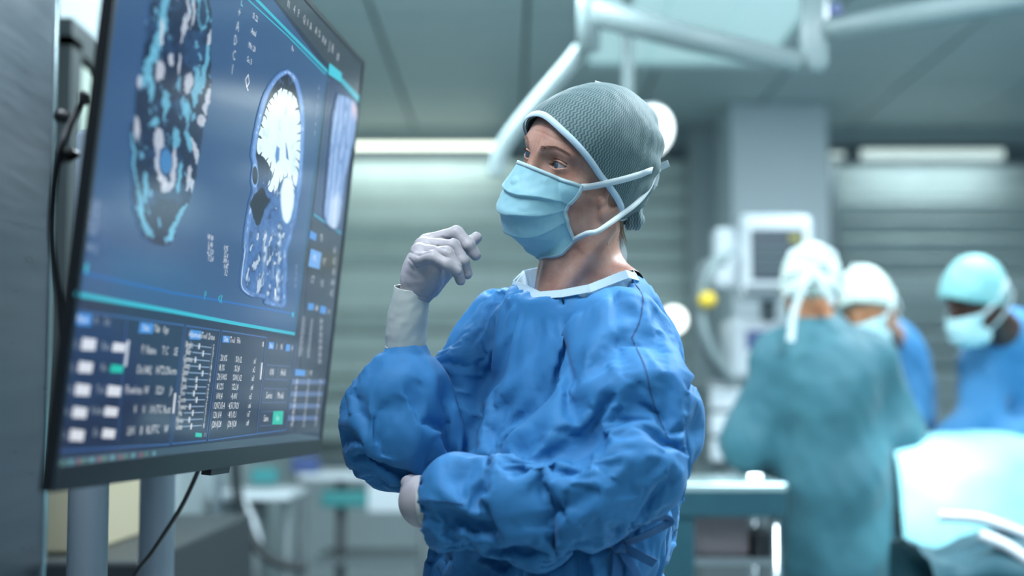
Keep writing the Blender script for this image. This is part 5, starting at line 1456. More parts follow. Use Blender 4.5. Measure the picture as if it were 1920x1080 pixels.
# ---------------------------------------------------------------- gloved hands
def sdf_hand_r(P):
    wr = W(770, 580, 2.168)
    mcp = [W(800, 455, 2.190), W(793, 461, 2.170), W(787, 472, 2.150), W(783, 488, 2.132)]
    rm = [0.0125, 0.0125, 0.0120, 0.0115]
    d = ellip(P, W(797, 508, 2.160), (0.026, 0.030, 0.036))
    d = smin(d, rcone(P, wr, W(790, 512, 2.163), 0.0205, 0.027), 0.015)
    for m_, r_ in zip(mcp, rm): d = smin(d, rcone(P, W(783, 520, 2.160), m_, 0.018, r_), 0.010)
    d = smin(d, rcone(P, W(805, 530, 2.180), W(838, 500, 2.190), 0.020, 0.016), 0.015)   # heel of the thumb
    fingers = [
        [(mcp[0], 0.0120), (W(856, 437, 2.178), 0.0102), (W(879, 460, 2.170), 0.0092), (W(892, 479, 2.172), 0.0078)],
        [(mcp[1], 0.0120), (W(850, 461, 2.148), 0.0102), (W(868, 490, 2.142), 0.0092), (W(876, 513, 2.148), 0.0078)],
        [(mcp[2], 0.0115), (W(838, 475, 2.124), 0.0100), (W(854, 501, 2.120), 0.0088), (W(863, 526, 2.128), 0.0074)],
        [(mcp[3], 0.0110), (W(812, 482, 2.104), 0.0092), (W(838, 495, 2.098), 0.0082), (W(858, 508, 2.100), 0.0068)],
    ]
    for f in fingers: d = smin(d, chain(P, f, 0.004), 0.0045)
    d = smin(d, chain(P, [(W(835, 500, 2.195), 0.014), (W(866, 470, 2.205), 0.0105), (W(880, 456, 2.205), 0.0098), (W(893, 446, 2.205), 0.0085)], 0.004), 0.006)
    # creases of stretched latex
    u, v, _ = proj(P)
    for pts in (((768, 486), (780, 500), (812, 492)), ((762, 470), (785, 480), (806, 474)), ((744, 541), (765, 552), (800, 558)), ((828, 445), (845, 449)), ((820, 462), (842, 470))):
        for a, b in zip(pts[:-1], pts[1:]):
            dd, t, sd = seg_dist(u, v, a, b); d = d + 0.0012 * np.exp(-(dd / 2.2) ** 2)
    return d
cc_ = W(820, 495, 2.155); lo_ = cc_ - np.array([0.085, 0.09, 0.085]); hi_ = cc_ + np.array([0.085, 0.09, 0.085])
Vh, Qh, Nh = nets(sdf_hand_r, lo_, hi_, 0.0015, coarse=5)
Vh = Vh + Nh * (0.0012 * crumple(Vh, 0.022, 4, 61) + 0.0007 * crumple(Vh, 0.010, 3, 63))[:, None]
glove_r = obj('glove', Vh, Qh, m_glove, person, smooth=True); glove_r['label'] = 'pale latex glove on the raised hand'
# long cuff of the glove over the wrist
def cuff_rings(pts, rads, seg, seed, wr=0.0012, n=7):
    P = catmull(pts, n); R = np.interp(np.linspace(0, 1, len(P)), np.linspace(0, 1, len(rads)), rads)
    vs = []; fs = []
    for i, (p, r) in enumerate(zip(P, R)):
        t = P[min(i + 1, len(P) - 1)] - P[max(i - 1, 0)]; t = t / np.linalg.norm(t)
        a = np.cross(t, (0, 1, 0)); a /= np.linalg.norm(a); b = np.cross(t, a)
        for k in range(seg):
            an = 2 * math.pi * k / seg
            vs.append(p + r * (math.cos(an) * a + 0.92 * math.sin(an) * b))
    for i in range(len(P) - 1):
        for k in range(seg):
            k2 = (k + 1) % seg; fs.append((i * seg + k, i * seg + k2, (i + 1) * seg + k2, (i + 1) * seg + k))
    vs = np.array(vs); q = np.array(fs)
    N = vnormals(vs, q)
    vs = vs + N * (wr * 2.2 * crumple(vs, 0.035, 5, seed) + wr * crumple(vs, 0.014, 4, seed + 1))[:, None]
    return vs, q
vs, q = cuff_rings([W(772, 540, 2.163), W(768, 575, 2.168), W(762, 615, 2.175), W(761, 652, 2.18)], [0.0240, 0.0262, 0.0286, 0.0287, 0.0284], 64, 71, 0.0011, 14)
gc = obj('glove_cuff', vs, q, m_cuff, glove_r, smooth=True)
sm = gc.modifiers.new('thickness', 'SOLIDIFY'); sm.thickness = 0.0012; sm.offset = 1
def ring_bead(c, axis_a, axis_b, r, rb_, name, m, parent):
    pts = [c + r * (math.cos(2 * math.pi * k / 48) * axis_a + 0.92 * math.sin(2 * math.pi * k / 48) * axis_b) for k in range(49)]
    MB().tube(pts, rb_, 8, cap=False).build(name, m, parent, smooth=True)
t = W(761, 652, 2.18) - W(762, 615, 2.175); t /= np.linalg.norm(t); a = np.cross(t, (0, 1, 0)); a /= np.linalg.norm(a); b = np.cross(t, a)
ring_bead(W(761, 651, 2.18), a, b, 0.0290, 0.0014, 'rolled_edge', m_cuff, glove_r)

def sdf_hand_l(P):
    d = ellip(P, W(785, 938, 2.045), (0.026, 0.032, 0.034))
    d = smin(d, rcone(P, W(835, 940, 2.02), W(790, 942, 2.035), 0.024, 0.026), 0.015)
    tips = [((772, 925, 2.075), (765, 905, 2.115), (778, 893, 2.150)), ((772, 935, 2.080), (764, 918, 2.125), (772, 905, 2.165)),
            ((773, 948, 2.080), (766, 932, 2.130), (770, 918, 2.170)), ((777, 960, 2.075), (772, 948, 2.120), (775, 934, 2.155))]
    for i, t3 in enumerate(tips):
        d = smin(d, chain(P, [(W(783, 930 + i * 9, 2.055), 0.0115), (W(*t3[0]), 0.0105), (W(*t3[1]), 0.0095), (W(*t3[2]), 0.0075)], 0.004), 0.005)
    d = smin(d, chain(P, [(W(797, 955, 2.03), 0.014), (W(788, 972, 2.035), 0.0105), (W(797, 982, 2.05), 0.0085)], 0.004), 0.008)
    return d
Vh, Qh, Nh = nets(sdf_hand_l, W(785, 940, 2.08) - np.array([0.07, 0.13, 0.08]), W(785, 940, 2.08) + np.array([0.09, 0.13, 0.08]), 0.0018, coarse=5)
glove_l = obj('glove', Vh, Qh, m_glove, person, smooth=True); glove_l['label'] = 'pale latex glove on the hand tucked under the elbow'
vs, q = cuff_rings([W(792, 945, 2.03), W(815, 944, 2.025), W(850, 940, 2.02)], [0.0285, 0.0300, 0.0300], 48, 77, 0.0008, 8)
obj('glove_cuff', vs, q, m_cuff, glove_l, smooth=True)
# shoes under the gown
m_clog = mat('clog', rgb(210, 218, 220), 0.5)
for s in (-1, 1):
    c = BASE + TLF * s * 0.10 + TF * 0.045
    def s_shoe(P, c=c):
        q = P - c; a = q @ TLF; b = q @ TF; z = q[:, 2]
        Q = np.stack([a, b, z], 1)
        d = smin(ellip(Q, (0, -0.06, 0.045), (0.042, 0.06, 0.05)), ellip(Q, (0, 0.05, 0.036), (0.048, 0.095, 0.045)), 0.03)
        return smax(d, 0.002 - z, 0.004)
    Vs, Qs, Ns = nets(s_shoe, c - np.array([0.17, 0.17, 0.01]), c + np.array([0.17, 0.17, 0.13]), 0.005, coarse=4)
    obj('shoe', Vs, Qs, m_clog, person, smooth=True)
# ================================================================== THE SURGICAL TEAM BEHIND HER
def sdf_head_plain(q):
    s = q.copy(); s[:, 0] = np.abs(s[:, 0])
    d = ellip(s, (0, -0.020, 0.048), (0.079, 0.095, 0.092))
    d = smin(d, ellip(s, (0, 0.026, -0.010), (0.062, 0.062, 0.078)), 0.03)
    d = smin(d, rcone(s, (0.050, 0.006, -0.046), (0.0, 0.058, -0.090), 0.017, 0.019), 0.022)
    d = smin(d, rcone(s, (0, 0.085, 0.04), (0, 0.106, -0.003), 0.008, 0.012), 0.012)
    d = smin(d, ellip(s, (0.078, -0.012, 0.0), (0.009, 0.018, 0.034)), 0.008)
    d = smax(d, -ellip(s, (0.036, 0.094, 0.033), (0.02, 0.014, 0.012)), 0.01)
    return d
Gs = G[::4, ::4].reshape(-1, 3); NSs, NTs = G[::4, ::4].shape[1] - 1, G[::4, ::4].shape[0] - 1
FSs = np.array([(j * (NSs + 1) + i, (j + 1) * (NSs + 1) + i, (j + 1) * (NSs + 1) + i + 1, j * (NSs + 1) + i + 1) for j in range(NTs) for i in range(NSs)])
Vcap, Qcap, Ncap = nets(lambda q: np.maximum(cap_shape(q), (hem_z(q[:, 0], q[:, 1]) - q[:, 2]) * 0.7), (-0.105, -0.165, -0.085), (0.105, 0.115, 0.170), 0.006, coarse=3)
Vcap = Vcap + Ncap * (0.006 * crumple(Vcap, 0.06, 4, 5))[:, None]
def cloth_mat(name, a, b, scale=4): return fabric(name, a, b, weave=300, scale=scale)
m_green = cloth_mat('green gown cloth', rgb(44, 90, 104), rgb(58, 110, 122))
m_blue2 = cloth_mat('bright blue gown cloth', rgb(46, 112, 160), rgb(58, 126, 174))
m_capw = cloth_mat('white cap cloth', rgb(196, 216, 208), rgb(220, 232, 226)); m_capt = cloth_mat('teal cap cloth', rgb(120, 186, 190), rgb(150, 206, 206))
m_maskw = cloth_mat('pale mask cloth', rgb(176, 220, 226), rgb(196, 232, 236))
m_skin2 = skin_mat('skin light', rgb(196, 140, 104), rgb(170, 112, 80), rgb(214, 160, 124)); m_skin3 = skin_mat('skin dark', rgb(74, 48, 38), rgb(54, 34, 28), rgb(92, 62, 50))
def teammate(label, hpx, ypr, gown_sdf, lo, hi, m_g, m_c, m_s, legs, neck, mask_on=True, ties=()):
    Rm = rot_ypr(*ypr); T = W(*hpx)
    back = lambda P: (P - T) @ Rm
    fwd = lambda q: q @ Rm.T + T
    Vh, Qh, _ = nets(sdf_head_plain, (-0.11, -0.13, -0.13), (0.11, 0.13, 0.16), 0.006, coarse=3); Vh = fwd(Vh)
    hw = fwd(np.array([[0, -0.02, -0.03]]))[0]
    def s_body(P):
        d = rcone(P, hw, neck, 0.055, 0.062)
        d = smin(d, rcone(P, neck, np.mean([a for a, b in legs], axis=0) + np.array([0, 0, 0.05]), 0.065, 0.10), 0.03)
        for (a, b) in legs: d = smin(d, rcone(P, a, b, 0.075, 0.045), 0.03)
        return d
    foot = np.mean([b for a, b in legs], axis=0); base = np.array([foot[0], foot[1], 0.0])
    Vb, Qb, _ = nets(s_body, np.minimum(lo, base + [-0.4, -0.4, 0.0]), np.maximum(hi, hw + 0.1), 0.02, coarse=2, newton=1)
    p = obj('person', np.concatenate([Vh, Vb]), np.concatenate([Qh, Qb + len(Vh)]), m_s, None, smooth=True, loc=base)
    tag(p, label, 'person', 'surgical team')
    V, Q, N = nets(gown_sdf, lo, hi, 0.011, coarse=3)
    hgt = crumple(V, 0.16, 4, 7) * 0.030 + crumple(V, 0.06, 3, 8) * 0.006
    low = np.clip((1.0 - V[:, 2]) / 0.5, 0, 1); hgt = hgt + low * 0.012 * np.sin(np.arctan2(V[:, 1] - base[1], V[:, 0] - base[0]) * 9)
    obj('gown', V + N * hgt[:, None], Q, m_g, p, smooth=True)
    cap_ = obj('surgical_cap', fwd(Vcap), Qcap, m_c, p, smooth=True)
    if mask_on:
        mk = obj('face_mask', fwd(Gs * np.array([1.05, 1.04, 1.0])), FSs, m_maskw, p, smooth=True); sm = mk.modifiers.new('thickness', 'SOLIDIFY'); sm.thickness = 0.003
        for t_ in (3, NTs - 3):
            for sgn in (-1, 1):
                a = G[::4, ::4][t_, 0 if sgn < 0 else NSs]; z1 = 0.02 if t_ == 3 else -0.03
                pts = catmull([fwd(np.array([q]))[0] for q in (a, (sgn * 0.088, 0.0, (a[2] + z1) / 2 + 0.005), (sgn * 0.075, -0.085, z1 + 0.01), (0.0, -0.138, z1 + 0.02))], 6)
                nr = [pt - T for pt in pts]; vs, fs = ribbon(pts, nr, 0.013, 0.0015); obj('mask_strap', vs, fs, m_strap, mk)
    for tpts, w in ties:
        pts = catmull([W(*q) for q in tpts], 6); vs, fs = ribbon(pts, [(-0.1, -1, 0.3)] * len(pts), w, 0.002); obj('cap_tie', vs, fs, m_strap, cap_)
    for (a, b) in legs:
        MB().box((b[0], b[1], 0.035), (0.10, 0.26, 0.07), bev=0.02).build('shoe', m_clog, p)
    return p
# green gown, back to the camera
def g_green(P):
    d = chain(P, [(W(1535, 640, 4.5), 0.10), (W(1550, 720, 4.48), 0.155), (W(1565, 900, 4.46), 0.165), (W(1565, 1200, 4.46), 0.19), (W(1565, 1340, 4.46), 0.20)], 0.05)
    d = smin(d, rcone(P, W(1465, 672, 4.5), W(1630, 676, 4.5), 0.075, 0.075), 0.06)
    d = smin(d, chain(P, [(W(1462, 680, 4.5), 0.078), (W(1405, 830, 4.47), 0.082), (W(1432, 872, 4.72), 0.06)], 0.03), 0.05)
    d = smin(d, chain(P, [(W(1636, 682, 4.5), 0.078), (W(1682, 820, 4.50), 0.082), (W(1652, 850, 4.80), 0.06)], 0.03), 0.05)
    return d
L2 = [(W(1525, 1080, 4.46), W(1525, 1080, 4.46) * [1, 1, 0] + [0, 0, 0.09]), (W(1610, 1080, 4.46), W(1610, 1080, 4.46) * [1, 1, 0] + [0, 0, 0.09])]
teammate('person in green gown and white tied cap, seen from behind', (1519, 553, 4.52), (4, -22, 4), g_green, W(1560, 900, 4.6) - np.array([0.45, 0.40, 0.80]), W(1560, 900, 4.6) + np.array([0.40, 0.42, 0.50]), m_green, m_capw, m_skin2, L2, W(1532, 630, 4.5), True,
         [([(1520, 490, 4.38), (1500, 474, 4.37), (1484, 478, 4.37), (1500, 490, 4.37)], 0.024), ([(1520, 490, 4.38), (1540, 470, 4.37), (1562, 478, 4.37), (1540, 492, 4.37)], 0.024), ([(1520, 492, 4.38), (1508, 530, 4.36), (1490, 580, 4.37), (1482, 640, 4.36)], 0.022), ([(1522, 492, 4.38), (1545, 530, 4.36), (1562, 570, 4.37)], 0.022)])
# bowed head beyond, blue gown
def g_far(P):
    d = chain(P, [(W(1672, 650, 5.30), 0.10), (W(1668, 760, 5.32), 0.15), (W(1668, 900, 5.34), 0.165), (W(1668, 1180, 5.34), 0.19)], 0.05)
    d = smin(d, chain(P, [(W(1705, 675, 5.28), 0.075), (W(1708, 790, 5.20), 0.07), (W(1672, 830, 5.02), 0.055)], 0.03), 0.05)
    d = smin(d, chain(P, [(W(1618, 680, 5.34), 0.075), (W(1600, 790, 5.25), 0.07), (W(1610, 830, 5.05), 0.055)], 0.03), 0.05)
    return d
L3 = [(W(1640, 1000, 5.34), W(1640, 1000, 5.34) * [1, 1, 0] + [0, 0, 0.09]), (W(1700, 1000, 5.34), W(1700, 1000, 5.34) * [1, 1, 0] + [0, 0, 0.09])]
teammate('person in blue gown and bright white cap, head bowed, behind the green gown', (1628, 588, 4.86), (150, -34, 10), g_far, W(1665, 880, 5.25) - np.array([0.36, 0.40, 0.70]), W(1665, 880, 5.25) + np.array([0.36, 0.40, 0.52]), m_blue2, m_capw, m_skin2, L3, W(1668, 640, 5.28), True,
         [([(1612, 525, 5.1), (1604, 508, 5.1), (1596, 500, 5.1)], 0.03)])
# blue gown on the right, bending over the table
def g_right(P):
    d = chain(P, [(W(1893, 640, 4.90), 0.115), (W(1905, 740, 5.00), 0.180), (W(1912, 860, 5.08), 0.190), (W(1920, 1140, 5.12), 0.20)], 0.05)
    d = smin(d, rcone(P, W(1850, 668, 4.90), W(1955, 668, 5.0), 0.075, 0.08), 0.05)
    d = smin(d, chain(P, [(W(1848, 690, 4.90), 0.085), (W(1836, 800, 4.78), 0.078), (W(1780, 835, 4.66), 0.058)], 0.03), 0.05)
    d = smin(d, chain(P, [(W(1965, 680, 5.02), 0.085), (W(1960, 800, 4.88), 0.078), (W(1900, 832, 4.70), 0.058)], 0.03), 0.05)
    return d
L4 = [(W(x_, 1020, 5.1), W(x_, 1020, 5.1) * [1, 1, 0] + [0, 0, 0.09]) for x_ in (1885, 1955)]
teammate('person in blue gown, teal cap and mask bending over the table at right', (1830, 572, 4.72), (112, -38, -8), g_right, W(1905, 880, 4.95) - np.array([0.42, 0.50, 0.80]), W(1905, 880, 4.95) + np.array([0.42, 0.45, 0.60]), m_blue2, m_capt, m_skin3, L4, W(1888, 630, 4.86), True, ())
# ================================================================== OPERATING TABLE, LAMPS, EQUIPMENT
m_drape = cloth_mat('pale cyan drape', rgb(136, 206, 216), rgb(160, 222, 230)); m_drape_d = cloth_mat('dark teal drape', rgb(24, 66, 78), rgb(36, 84, 96))
m_white = mat('white plastic', rgb(206, 216, 222), 0.4); m_grey = mat('grey plastic', rgb(98, 110, 114), 0.5); m_dark = mat('dark plastic', rgb(34, 42, 46), 0.5)
m_chrome = mat('chrome', rgb(200, 208, 212), 0.2, metal=1.0); m_armp = mat('pale lamp arm enamel', rgb(140, 158, 160), 0.4)
m_yellow = mat('yellow plastic', rgb(226, 196, 60), 0.5); m_beige = mat('beige board', rgb(176, 168, 142), 0.6); m_teal = mat('teal plastic', rgb(58, 136, 138), 0.5)
m_bluepl = mat('blue plastic', rgb(70, 90, 140), 0.5)
# ---- draped operating table
tb = empty('operating_table', (1.80, 4.56, 0), 'operating table under a pale cyan surgical drape at the right', 'table')
MB().box((1.80, 4.56, 0.86), (1.26, 0.34, 0.10), bev=0.03).build('table_top', m_dark, tb)
MB().lathe((1.80, 4.56, 0.04), [(0.11, 0.0), (0.11, 0.77)], 20).build('column', m_chrome, tb)
MB().box((1.80, 4.56, 0.03), (0.8, 0.34, 0.06), bev=0.02).build('base', m_grey, tb)
def drape(name, x0, x1, prof, nx, nt_, amp, seed, m, label, cat, skew=0.0, freq=9.0, lam=0.22):
    pr = catmull([(0, p[0], p[1]) for p in prof], 10); pr = np.array(pr)
    tt = np.linspace(0, 1, len(pr)); t = np.linspace(0, 1, nt_); ys = np.interp(t, tt, pr[:, 1]); zs = np.interp(t, tt, pr[:, 2])
    X = np.linspace(x0, x1, nx); P = np.zeros((nt_, nx, 3))
    for j in range(nt_):
        P[j, :, 0] = X + skew * t[j]; P[j, :, 1] = ys[j]; P[j, :, 2] = zs[j]
    du = np.gradient(P, axis=1); dv = np.gradient(P, axis=0); n = np.cross(du, dv); n /= np.linalg.norm(n, axis=2, keepdims=True)
    q = P.reshape(-1, 3)
    w = np.repeat(0.35 + 0.65 * t, nx)
    h = amp * (w * np.sin(q[:, 0] * freq + 2.5 * vnoise(q, 2.0, seed) + seed) + 0.8 * crumple(q, lam, 4, seed) + 0.25 * crumple(q, 0.08, 3, seed + 2))
    q = q + n.reshape(-1, 3) * h[:, None]
    f = np.array([(j * nx + i, j * nx + i + 1, (j + 1) * nx + i + 1, (j + 1) * nx + i) for j in range(nt_ - 1) for i in range(nx - 1)])
    o = obj(name, q, f, m, None, smooth=True, loc=(float((x0 + x1) / 2), float(ys[-1]), float(zs[-1]))); sm = o.modifiers.new('thickness', 'SOLIDIFY'); sm.thickness = 0.004
    tag(o, label, cat); return o
drape('surgical_drape', 1.13, 2.55, [(4.80, 0.55), (4.79, 0.95), (4.72, 1.10), (4.58, 1.135), (4.45, 1.10), (4.38, 0.98), (4.33, 0.80), (4.30, 0.45), (4.28, 0.18)], 150, 120, 0.024, 4, m_drape, 'pale cyan drape over the operating table, glaring white under the lamp', 'drape')
# ---- darker draped instrument stand in the lower right corner
st = empty('instrument_stand', (1.55, 3.78, 0), 'instrument stand in the lower right corner under dark teal cloth', 'stand')
MB().box((1.52, 3.78, 0.72), (0.74, 0.30, 0.03), bev=0.01).build('tray', m_chrome, st)
MB().tube([(1.82, 3.78, 0.72), (1.82, 3.78, 0.05)], 0.02, 14).build('post', m_chrome, st, smooth=True)
MB().box((1.7, 3.78, 0.03), (0.7, 0.4, 0.06), bev=0.02).build('base', m_grey, st)
drape('stand_drape', 1.00, 2.05, [(4.02, 0.70), (4.00, 0.84), (3.90, 0.885), (3.76, 0.89), (3.62, 0.87), (3.56, 0.78), (3.53, 0.45)], 160, 110, 0.042, 9, m_drape_d, 'dark teal rumpled drape in the lower right corner', 'drape', 0.0, 22.0, 0.11)
for k, (pts) in enumerate(([(1760, 968, 3.72), (1830, 972, 3.70), (1880, 986, 3.68), (1930, 1006, 3.66)], [(1840, 1004, 3.60), (1885, 1022, 3.56), (1930, 1052, 3.53)])):  # white tubes added in place of the bright ridges of the drape folds
    MB().tube(catmull([W(*p) for p in pts], 6), 0.014, 10).build('fold_streak', m_white, None, smooth=True)
    o = bpy.context.scene.collection.objects[-1]; tag(o, ('upper added white streak' if k == 0 else 'lower added white streak') + ' in place of a bright fold ridge of the dark teal drape', 'tube', 'added white streaks on the drape')
# ---- instrument table left of the green gown
it = empty('instrument_table', (xc(1370, 4.25), 4.25, 0), 'steel instrument table with teal skirt between the blue gown and the green gown', 'table')
X0, X1 = xc(1240, 4.25), xc(1448, 4.25); zt = zc(908, 4.15)
MB().box(((X0 + X1) / 2, 4.25, zt), (X1 - X0, 0.42, 0.022), bev=0.006).build('table_top', mat('bright steel top', rgb(196, 222, 224), 0.25, metal=0.6), it)
for (lx_, ly_) in ((X0 + 0.03, 4.07), (X1 - 0.03, 4.07), (X0 + 0.03, 4.43), (X1 - 0.03, 4.43)):
    MB().tube([(lx_, ly_, zt - 0.01), (lx_, ly_, 0.0)], 0.014, 10).build('leg', m_chrome, it, smooth=True)
MB().box(((X0 + X1) / 2, 4.25, zc(1040, 4.2)), (X1 - X0 - 0.04, 0.38, 0.02)).build('shelf', m_chrome, it)
MB().box((X0 + 0.02, 4.06, (zt + 0.35) / 2), (0.09, 0.02, zt - 0.37), bev=0.004).build('skirt', m_drape_d, it)
MB().box(((X0 + X1) / 2, 4.05, zt - 0.045), (X1 - X0 - 0.01, 0.015, 0.07), bev=0.004).build('skirt', m_drape_d, it)
def small(name, label, cat, center, size, m, bev=0.008, group=None, rz=0.0):
    o = MB().box(center, size, rz=rz, bev=bev).build(name, m, None, loc=(center[0], center[1], center[2] - size[2] / 2)); tag(o, label, cat, group); return o
zs_ = zc(1040, 4.2) + 0.01
small('supply_box', 'greyish beige box on the shelf of the instrument table', 'box', (xc(1335, 4.25), 4.25, zs_ + 0.075), (0.17, 0.2, 0.15), mat('greyish box', rgb(136, 128, 132), 0.6))
small('supply_tray', 'dark tray beside the beige box on the lower shelf', 'tray', (xc(1420, 4.25), 4.25, zs_ + 0.03), (0.07, 0.26, 0.06), m_dark)
small('steel_bowl', 'small bright metal dish on the instrument table', 'dish', (xc(1405, 4.25), 4.2, zt + 0.020), (0.05, 0.05, 0.018), m_chrome, 0.008)
# ---- patient monitor on a stand, in front of the pillar
D = 5.6
pm = empty('patient_monitor', (xc(1440, D), D, zc(600, D)), 'white patient monitor with dark screen on top of the anaesthesia unit before the pillar', 'monitor')
def px_box(px0, py0, px1, py1, d, th, bev): 
    x0, x1 = xc(px0, d), xc(px1, d); z0, z1 = zc(py1, d), zc(py0, d)
    return MB().box(((x0 + x1) / 2, d + th / 2, (z0 + z1) / 2), (x1 - x0, th, z1 - z0), bev=bev)
px_box(1388, 398, 1528, 560, D, 0.14, 0.03).build('casing', m_white, pm, smooth=False)
scr2 = px_box(1412, 428, 1510, 524, D - 0.008, 0.012, 0.003).build('screen', mat('dark screen', rgb(56, 66, 76), 0.25, emit=(0.02, 0.03, 0.035), estr=1.0), pm)
px_box(1484, 438, 1504, 452, D - 0.011, 0.004, 0.001).build('readout', mat('readout', (0.1, 0.1, 0.02), 0.4, emit=(0.55, 0.60, 0.12), estr=0.45), scr2)
for k in range(3): px_box(1418, 462 + 18 * k, 1478, 465 + 18 * k, D - 0.011, 0.004, 0.001).build('trace', mat('trace', (0.05, 0.1, 0.1), 0.4, emit=(0.15, 0.25, 0.28), estr=0.4), scr2)
px_box(1400, 534, 1516, 552, D - 0.006, 0.01, 0.003).build('key_strip', m_grey, pm)
px_box(1342, 424, 1388, 540, D + 0.03, 0.12, 0.02).build('module', m_white, pm)
MB().tube([W(1440, 556, D + 0.10), W(1440, 592, D + 0.17), W(1440, 600, D + 0.22)], 0.03, 14).build('post', m_grey, pm, smooth=True)
# anaesthesia unit below it, hose and yellow cap
au = empty('anaesthesia_unit', (xc(1420, 5.8), 5.8, 0), 'white anaesthesia unit with pale hoses below the patient monitor', 'machine')
px_box(1372, 592, 1470, 712, 5.75, 0.30, 0.03).build('upper_housing', m_white, au)
px_box(1400, 620, 1448, 655, 5.742, 0.012, 0.003).build('display', m_bluepl, au)
px_box(1320, 712, 1480, 880, 5.78, 0.38, 0.03).build('body', m_grey, au)
for k in range(3): px_box(1332, 728 + 48 * k, 1468, 768 + 48 * k, 5.765, 0.02, 0.006).build('drawer', m_white, au)
MB().box((xc(1400, 5.9), 5.95, 0.47), (0.42, 0.4, 0.9), bev=0.02).build('lower_body', m_grey, au)
for k in range(2):
    MB().tube(catmull([W(1372 - 14 * k, 470 + 20 * k, 5.60), W(1335 - 16 * k, 500, 5.55), W(1312 - 6 * k, 560, 5.55), W(1322 - 8 * k, 630, 5.55), W(1352 - 10 * k, 690, 5.6), W(1378, 720, 5.7)], 8), 0.017, 12).build('hose', m_grey if k else m_armp, au, smooth=True)
MB().lathe(W(1325, 563, 5.5), [(0.004, -0.03), (0.028, -0.026), (0.030, 0.02), (0.004, 0.026)], 18, axis=(0.2, -1, 0)).build('yellow_cap', m_yellow, au, smooth=True)
# ---- ceiling lamp arms
ar = empty('lamp_arm', W(1525, -40, 4.5), 'pale jointed ceiling arm of the surgical lights crossing the top of the picture', 'lamp arm')
dA = 4.5
MB().tube([W(1108, 20, dA), W(1300, 72, dA), W(1500, 118, dA)], [0.056, 0.050, 0.042], 16, flat=0.8).build('boom', m_armp, ar, smooth=True)
MB().tube([W(1104, -60, dA), W(1104, 96, dA)], [0.036, 0.034], 18).build('joint', m_armp, ar, smooth=True)
MB().tube([W(1527, -60, dA), W(1525, 120, dA), W(1520, 134, dA)], [0.042, 0.042, 0.030], 18).build('joint', m_armp, ar, smooth=True)
MB().tube([W(1540, 58, dA), W(1750, 22, 4.4), W(1960, -12, 4.3), W(2200, -60, 4.0)], [0.046, 0.050, 0.050, 0.050], 16, flat=0.75).build('boom', m_armp, ar, smooth=True)
MB().box(W(1566, 18, 4.45), (0.035, 0.02, 0.035), bev=0.005).build('label_plate', m_bluepl, ar)
MB().tube([W(1104, -60, dA), (W(1104, -60, dA)[0], W(1104, -60, dA)[1], CEIL)], 0.036, 16).build('joint', m_armp, ar, smooth=True)
MB().tube(catmull([W(1090, 92, 4.55), W(1060, 130, 4.55), W(1000, 200, 4.55), W(952, 262, 4.55), W(934, 300, 4.55), W(930, 330, 4.55)], 6), 0.026, 14).build('yoke', m_armp, ar, smooth=True)
# ---- surgical lamp glowing behind her head
def lamp_head(name, label, c, aim, r, estr, glow=(0.9, 1.0, 0.97), floor_stand=False):
    c = np.array(c); aim = np.array(aim, float); aim /= np.linalg.norm(aim)
    t = empty(name, c, label, 'lamp')
    MB().lathe(c, [(0.02, -0.09), (r * 0.45, -0.085), (r * 0.85, -0.05), (r, 0.0), (r * 0.97, 0.012)], 36, axis=aim).build('dome', m_white, t, smooth=True)
    MB().lathe(c + aim * 0.012, [(r * 0.93, 0.0), (r * 0.90, 0.006), (0.02, 0.010)], 36, axis=aim).build('lens', mat(name + ' lens ' + str(estr), (1, 1, 1), 0.3, emit=glow, estr=estr), t, smooth=True)
    MB().tube([c + aim * 0.015, c + aim * 0.09], [0.018, 0.014], 12).build('handle', m_white, t, smooth=True)
    if floor_stand:
        q = c - aim * 0.14
        MB().tube([c - aim * 0.07, q, np.array([q[0], q[1], c[2] - 0.05]), np.array([q[0], q[1], 0.04])], 0.015, 12).build('stand', m_armp, t, smooth=True)
        MB().lathe((q[0], q[1], 0.0), [(0.2, 0.0), (0.2, 0.025), (0.03, 0.05)], 20).build('foot', m_armp, t)
        return t
    MB().tube(catmull([c - aim * 0.08, c - aim * 0.14 + np.array([0, 0, 0.06]), np.array([c[0] - aim[0] * 0.14, c[1] - aim[1] * 0.14, c[2] + 0.25]), np.array([c[0] - aim[0] * 0.14, c[1] - aim[1] * 0.14, CEIL])], 6), 0.022, 12).build('suspension', m_armp, t, smooth=True)
    return t
lamp_head('surgical_lamp', 'glowing surgical lamp just behind the head in the green cap', W(1216, 246, 5.3), (0.45, -0.8, -0.38), 0.100, 2.2)
lc = np.array([1.95, 3.30, 2.48]); la_ = W(1728, 905, 4.36) - lc
lamp_head('surgical_lamp', 'large surgical lamp above the operating table, over the frame', lc, la_, 0.30, 4.0)
sp = bpy.data.lights.new('surgical_beam', 'SPOT'); sp.energy = 560; sp.spot_size = math.radians(12.5); sp.spot_blend = 1.0; sp.shadow_soft_size = 0.12; sp.color = (0.82, 0.97, 1.0)
spo = bpy.data.objects.new('surgical_beam', sp); spo.location = tuple(lc + la_ / np.linalg.norm(la_) * 0.12); spo.rotation_euler = Vector(la_).to_track_quat('-Z', 'Y').to_euler(); col.objects.link(spo)
# small lit examination lamp by the window
lamp_head('examination_lamp', 'small bright lamp in front of the window blind beside the blue shoulder', W(1262, 600, 6.6), (0.15, -0.95, -0.1), 0.062, 2.6, (0.95, 1.0, 0.9), True)
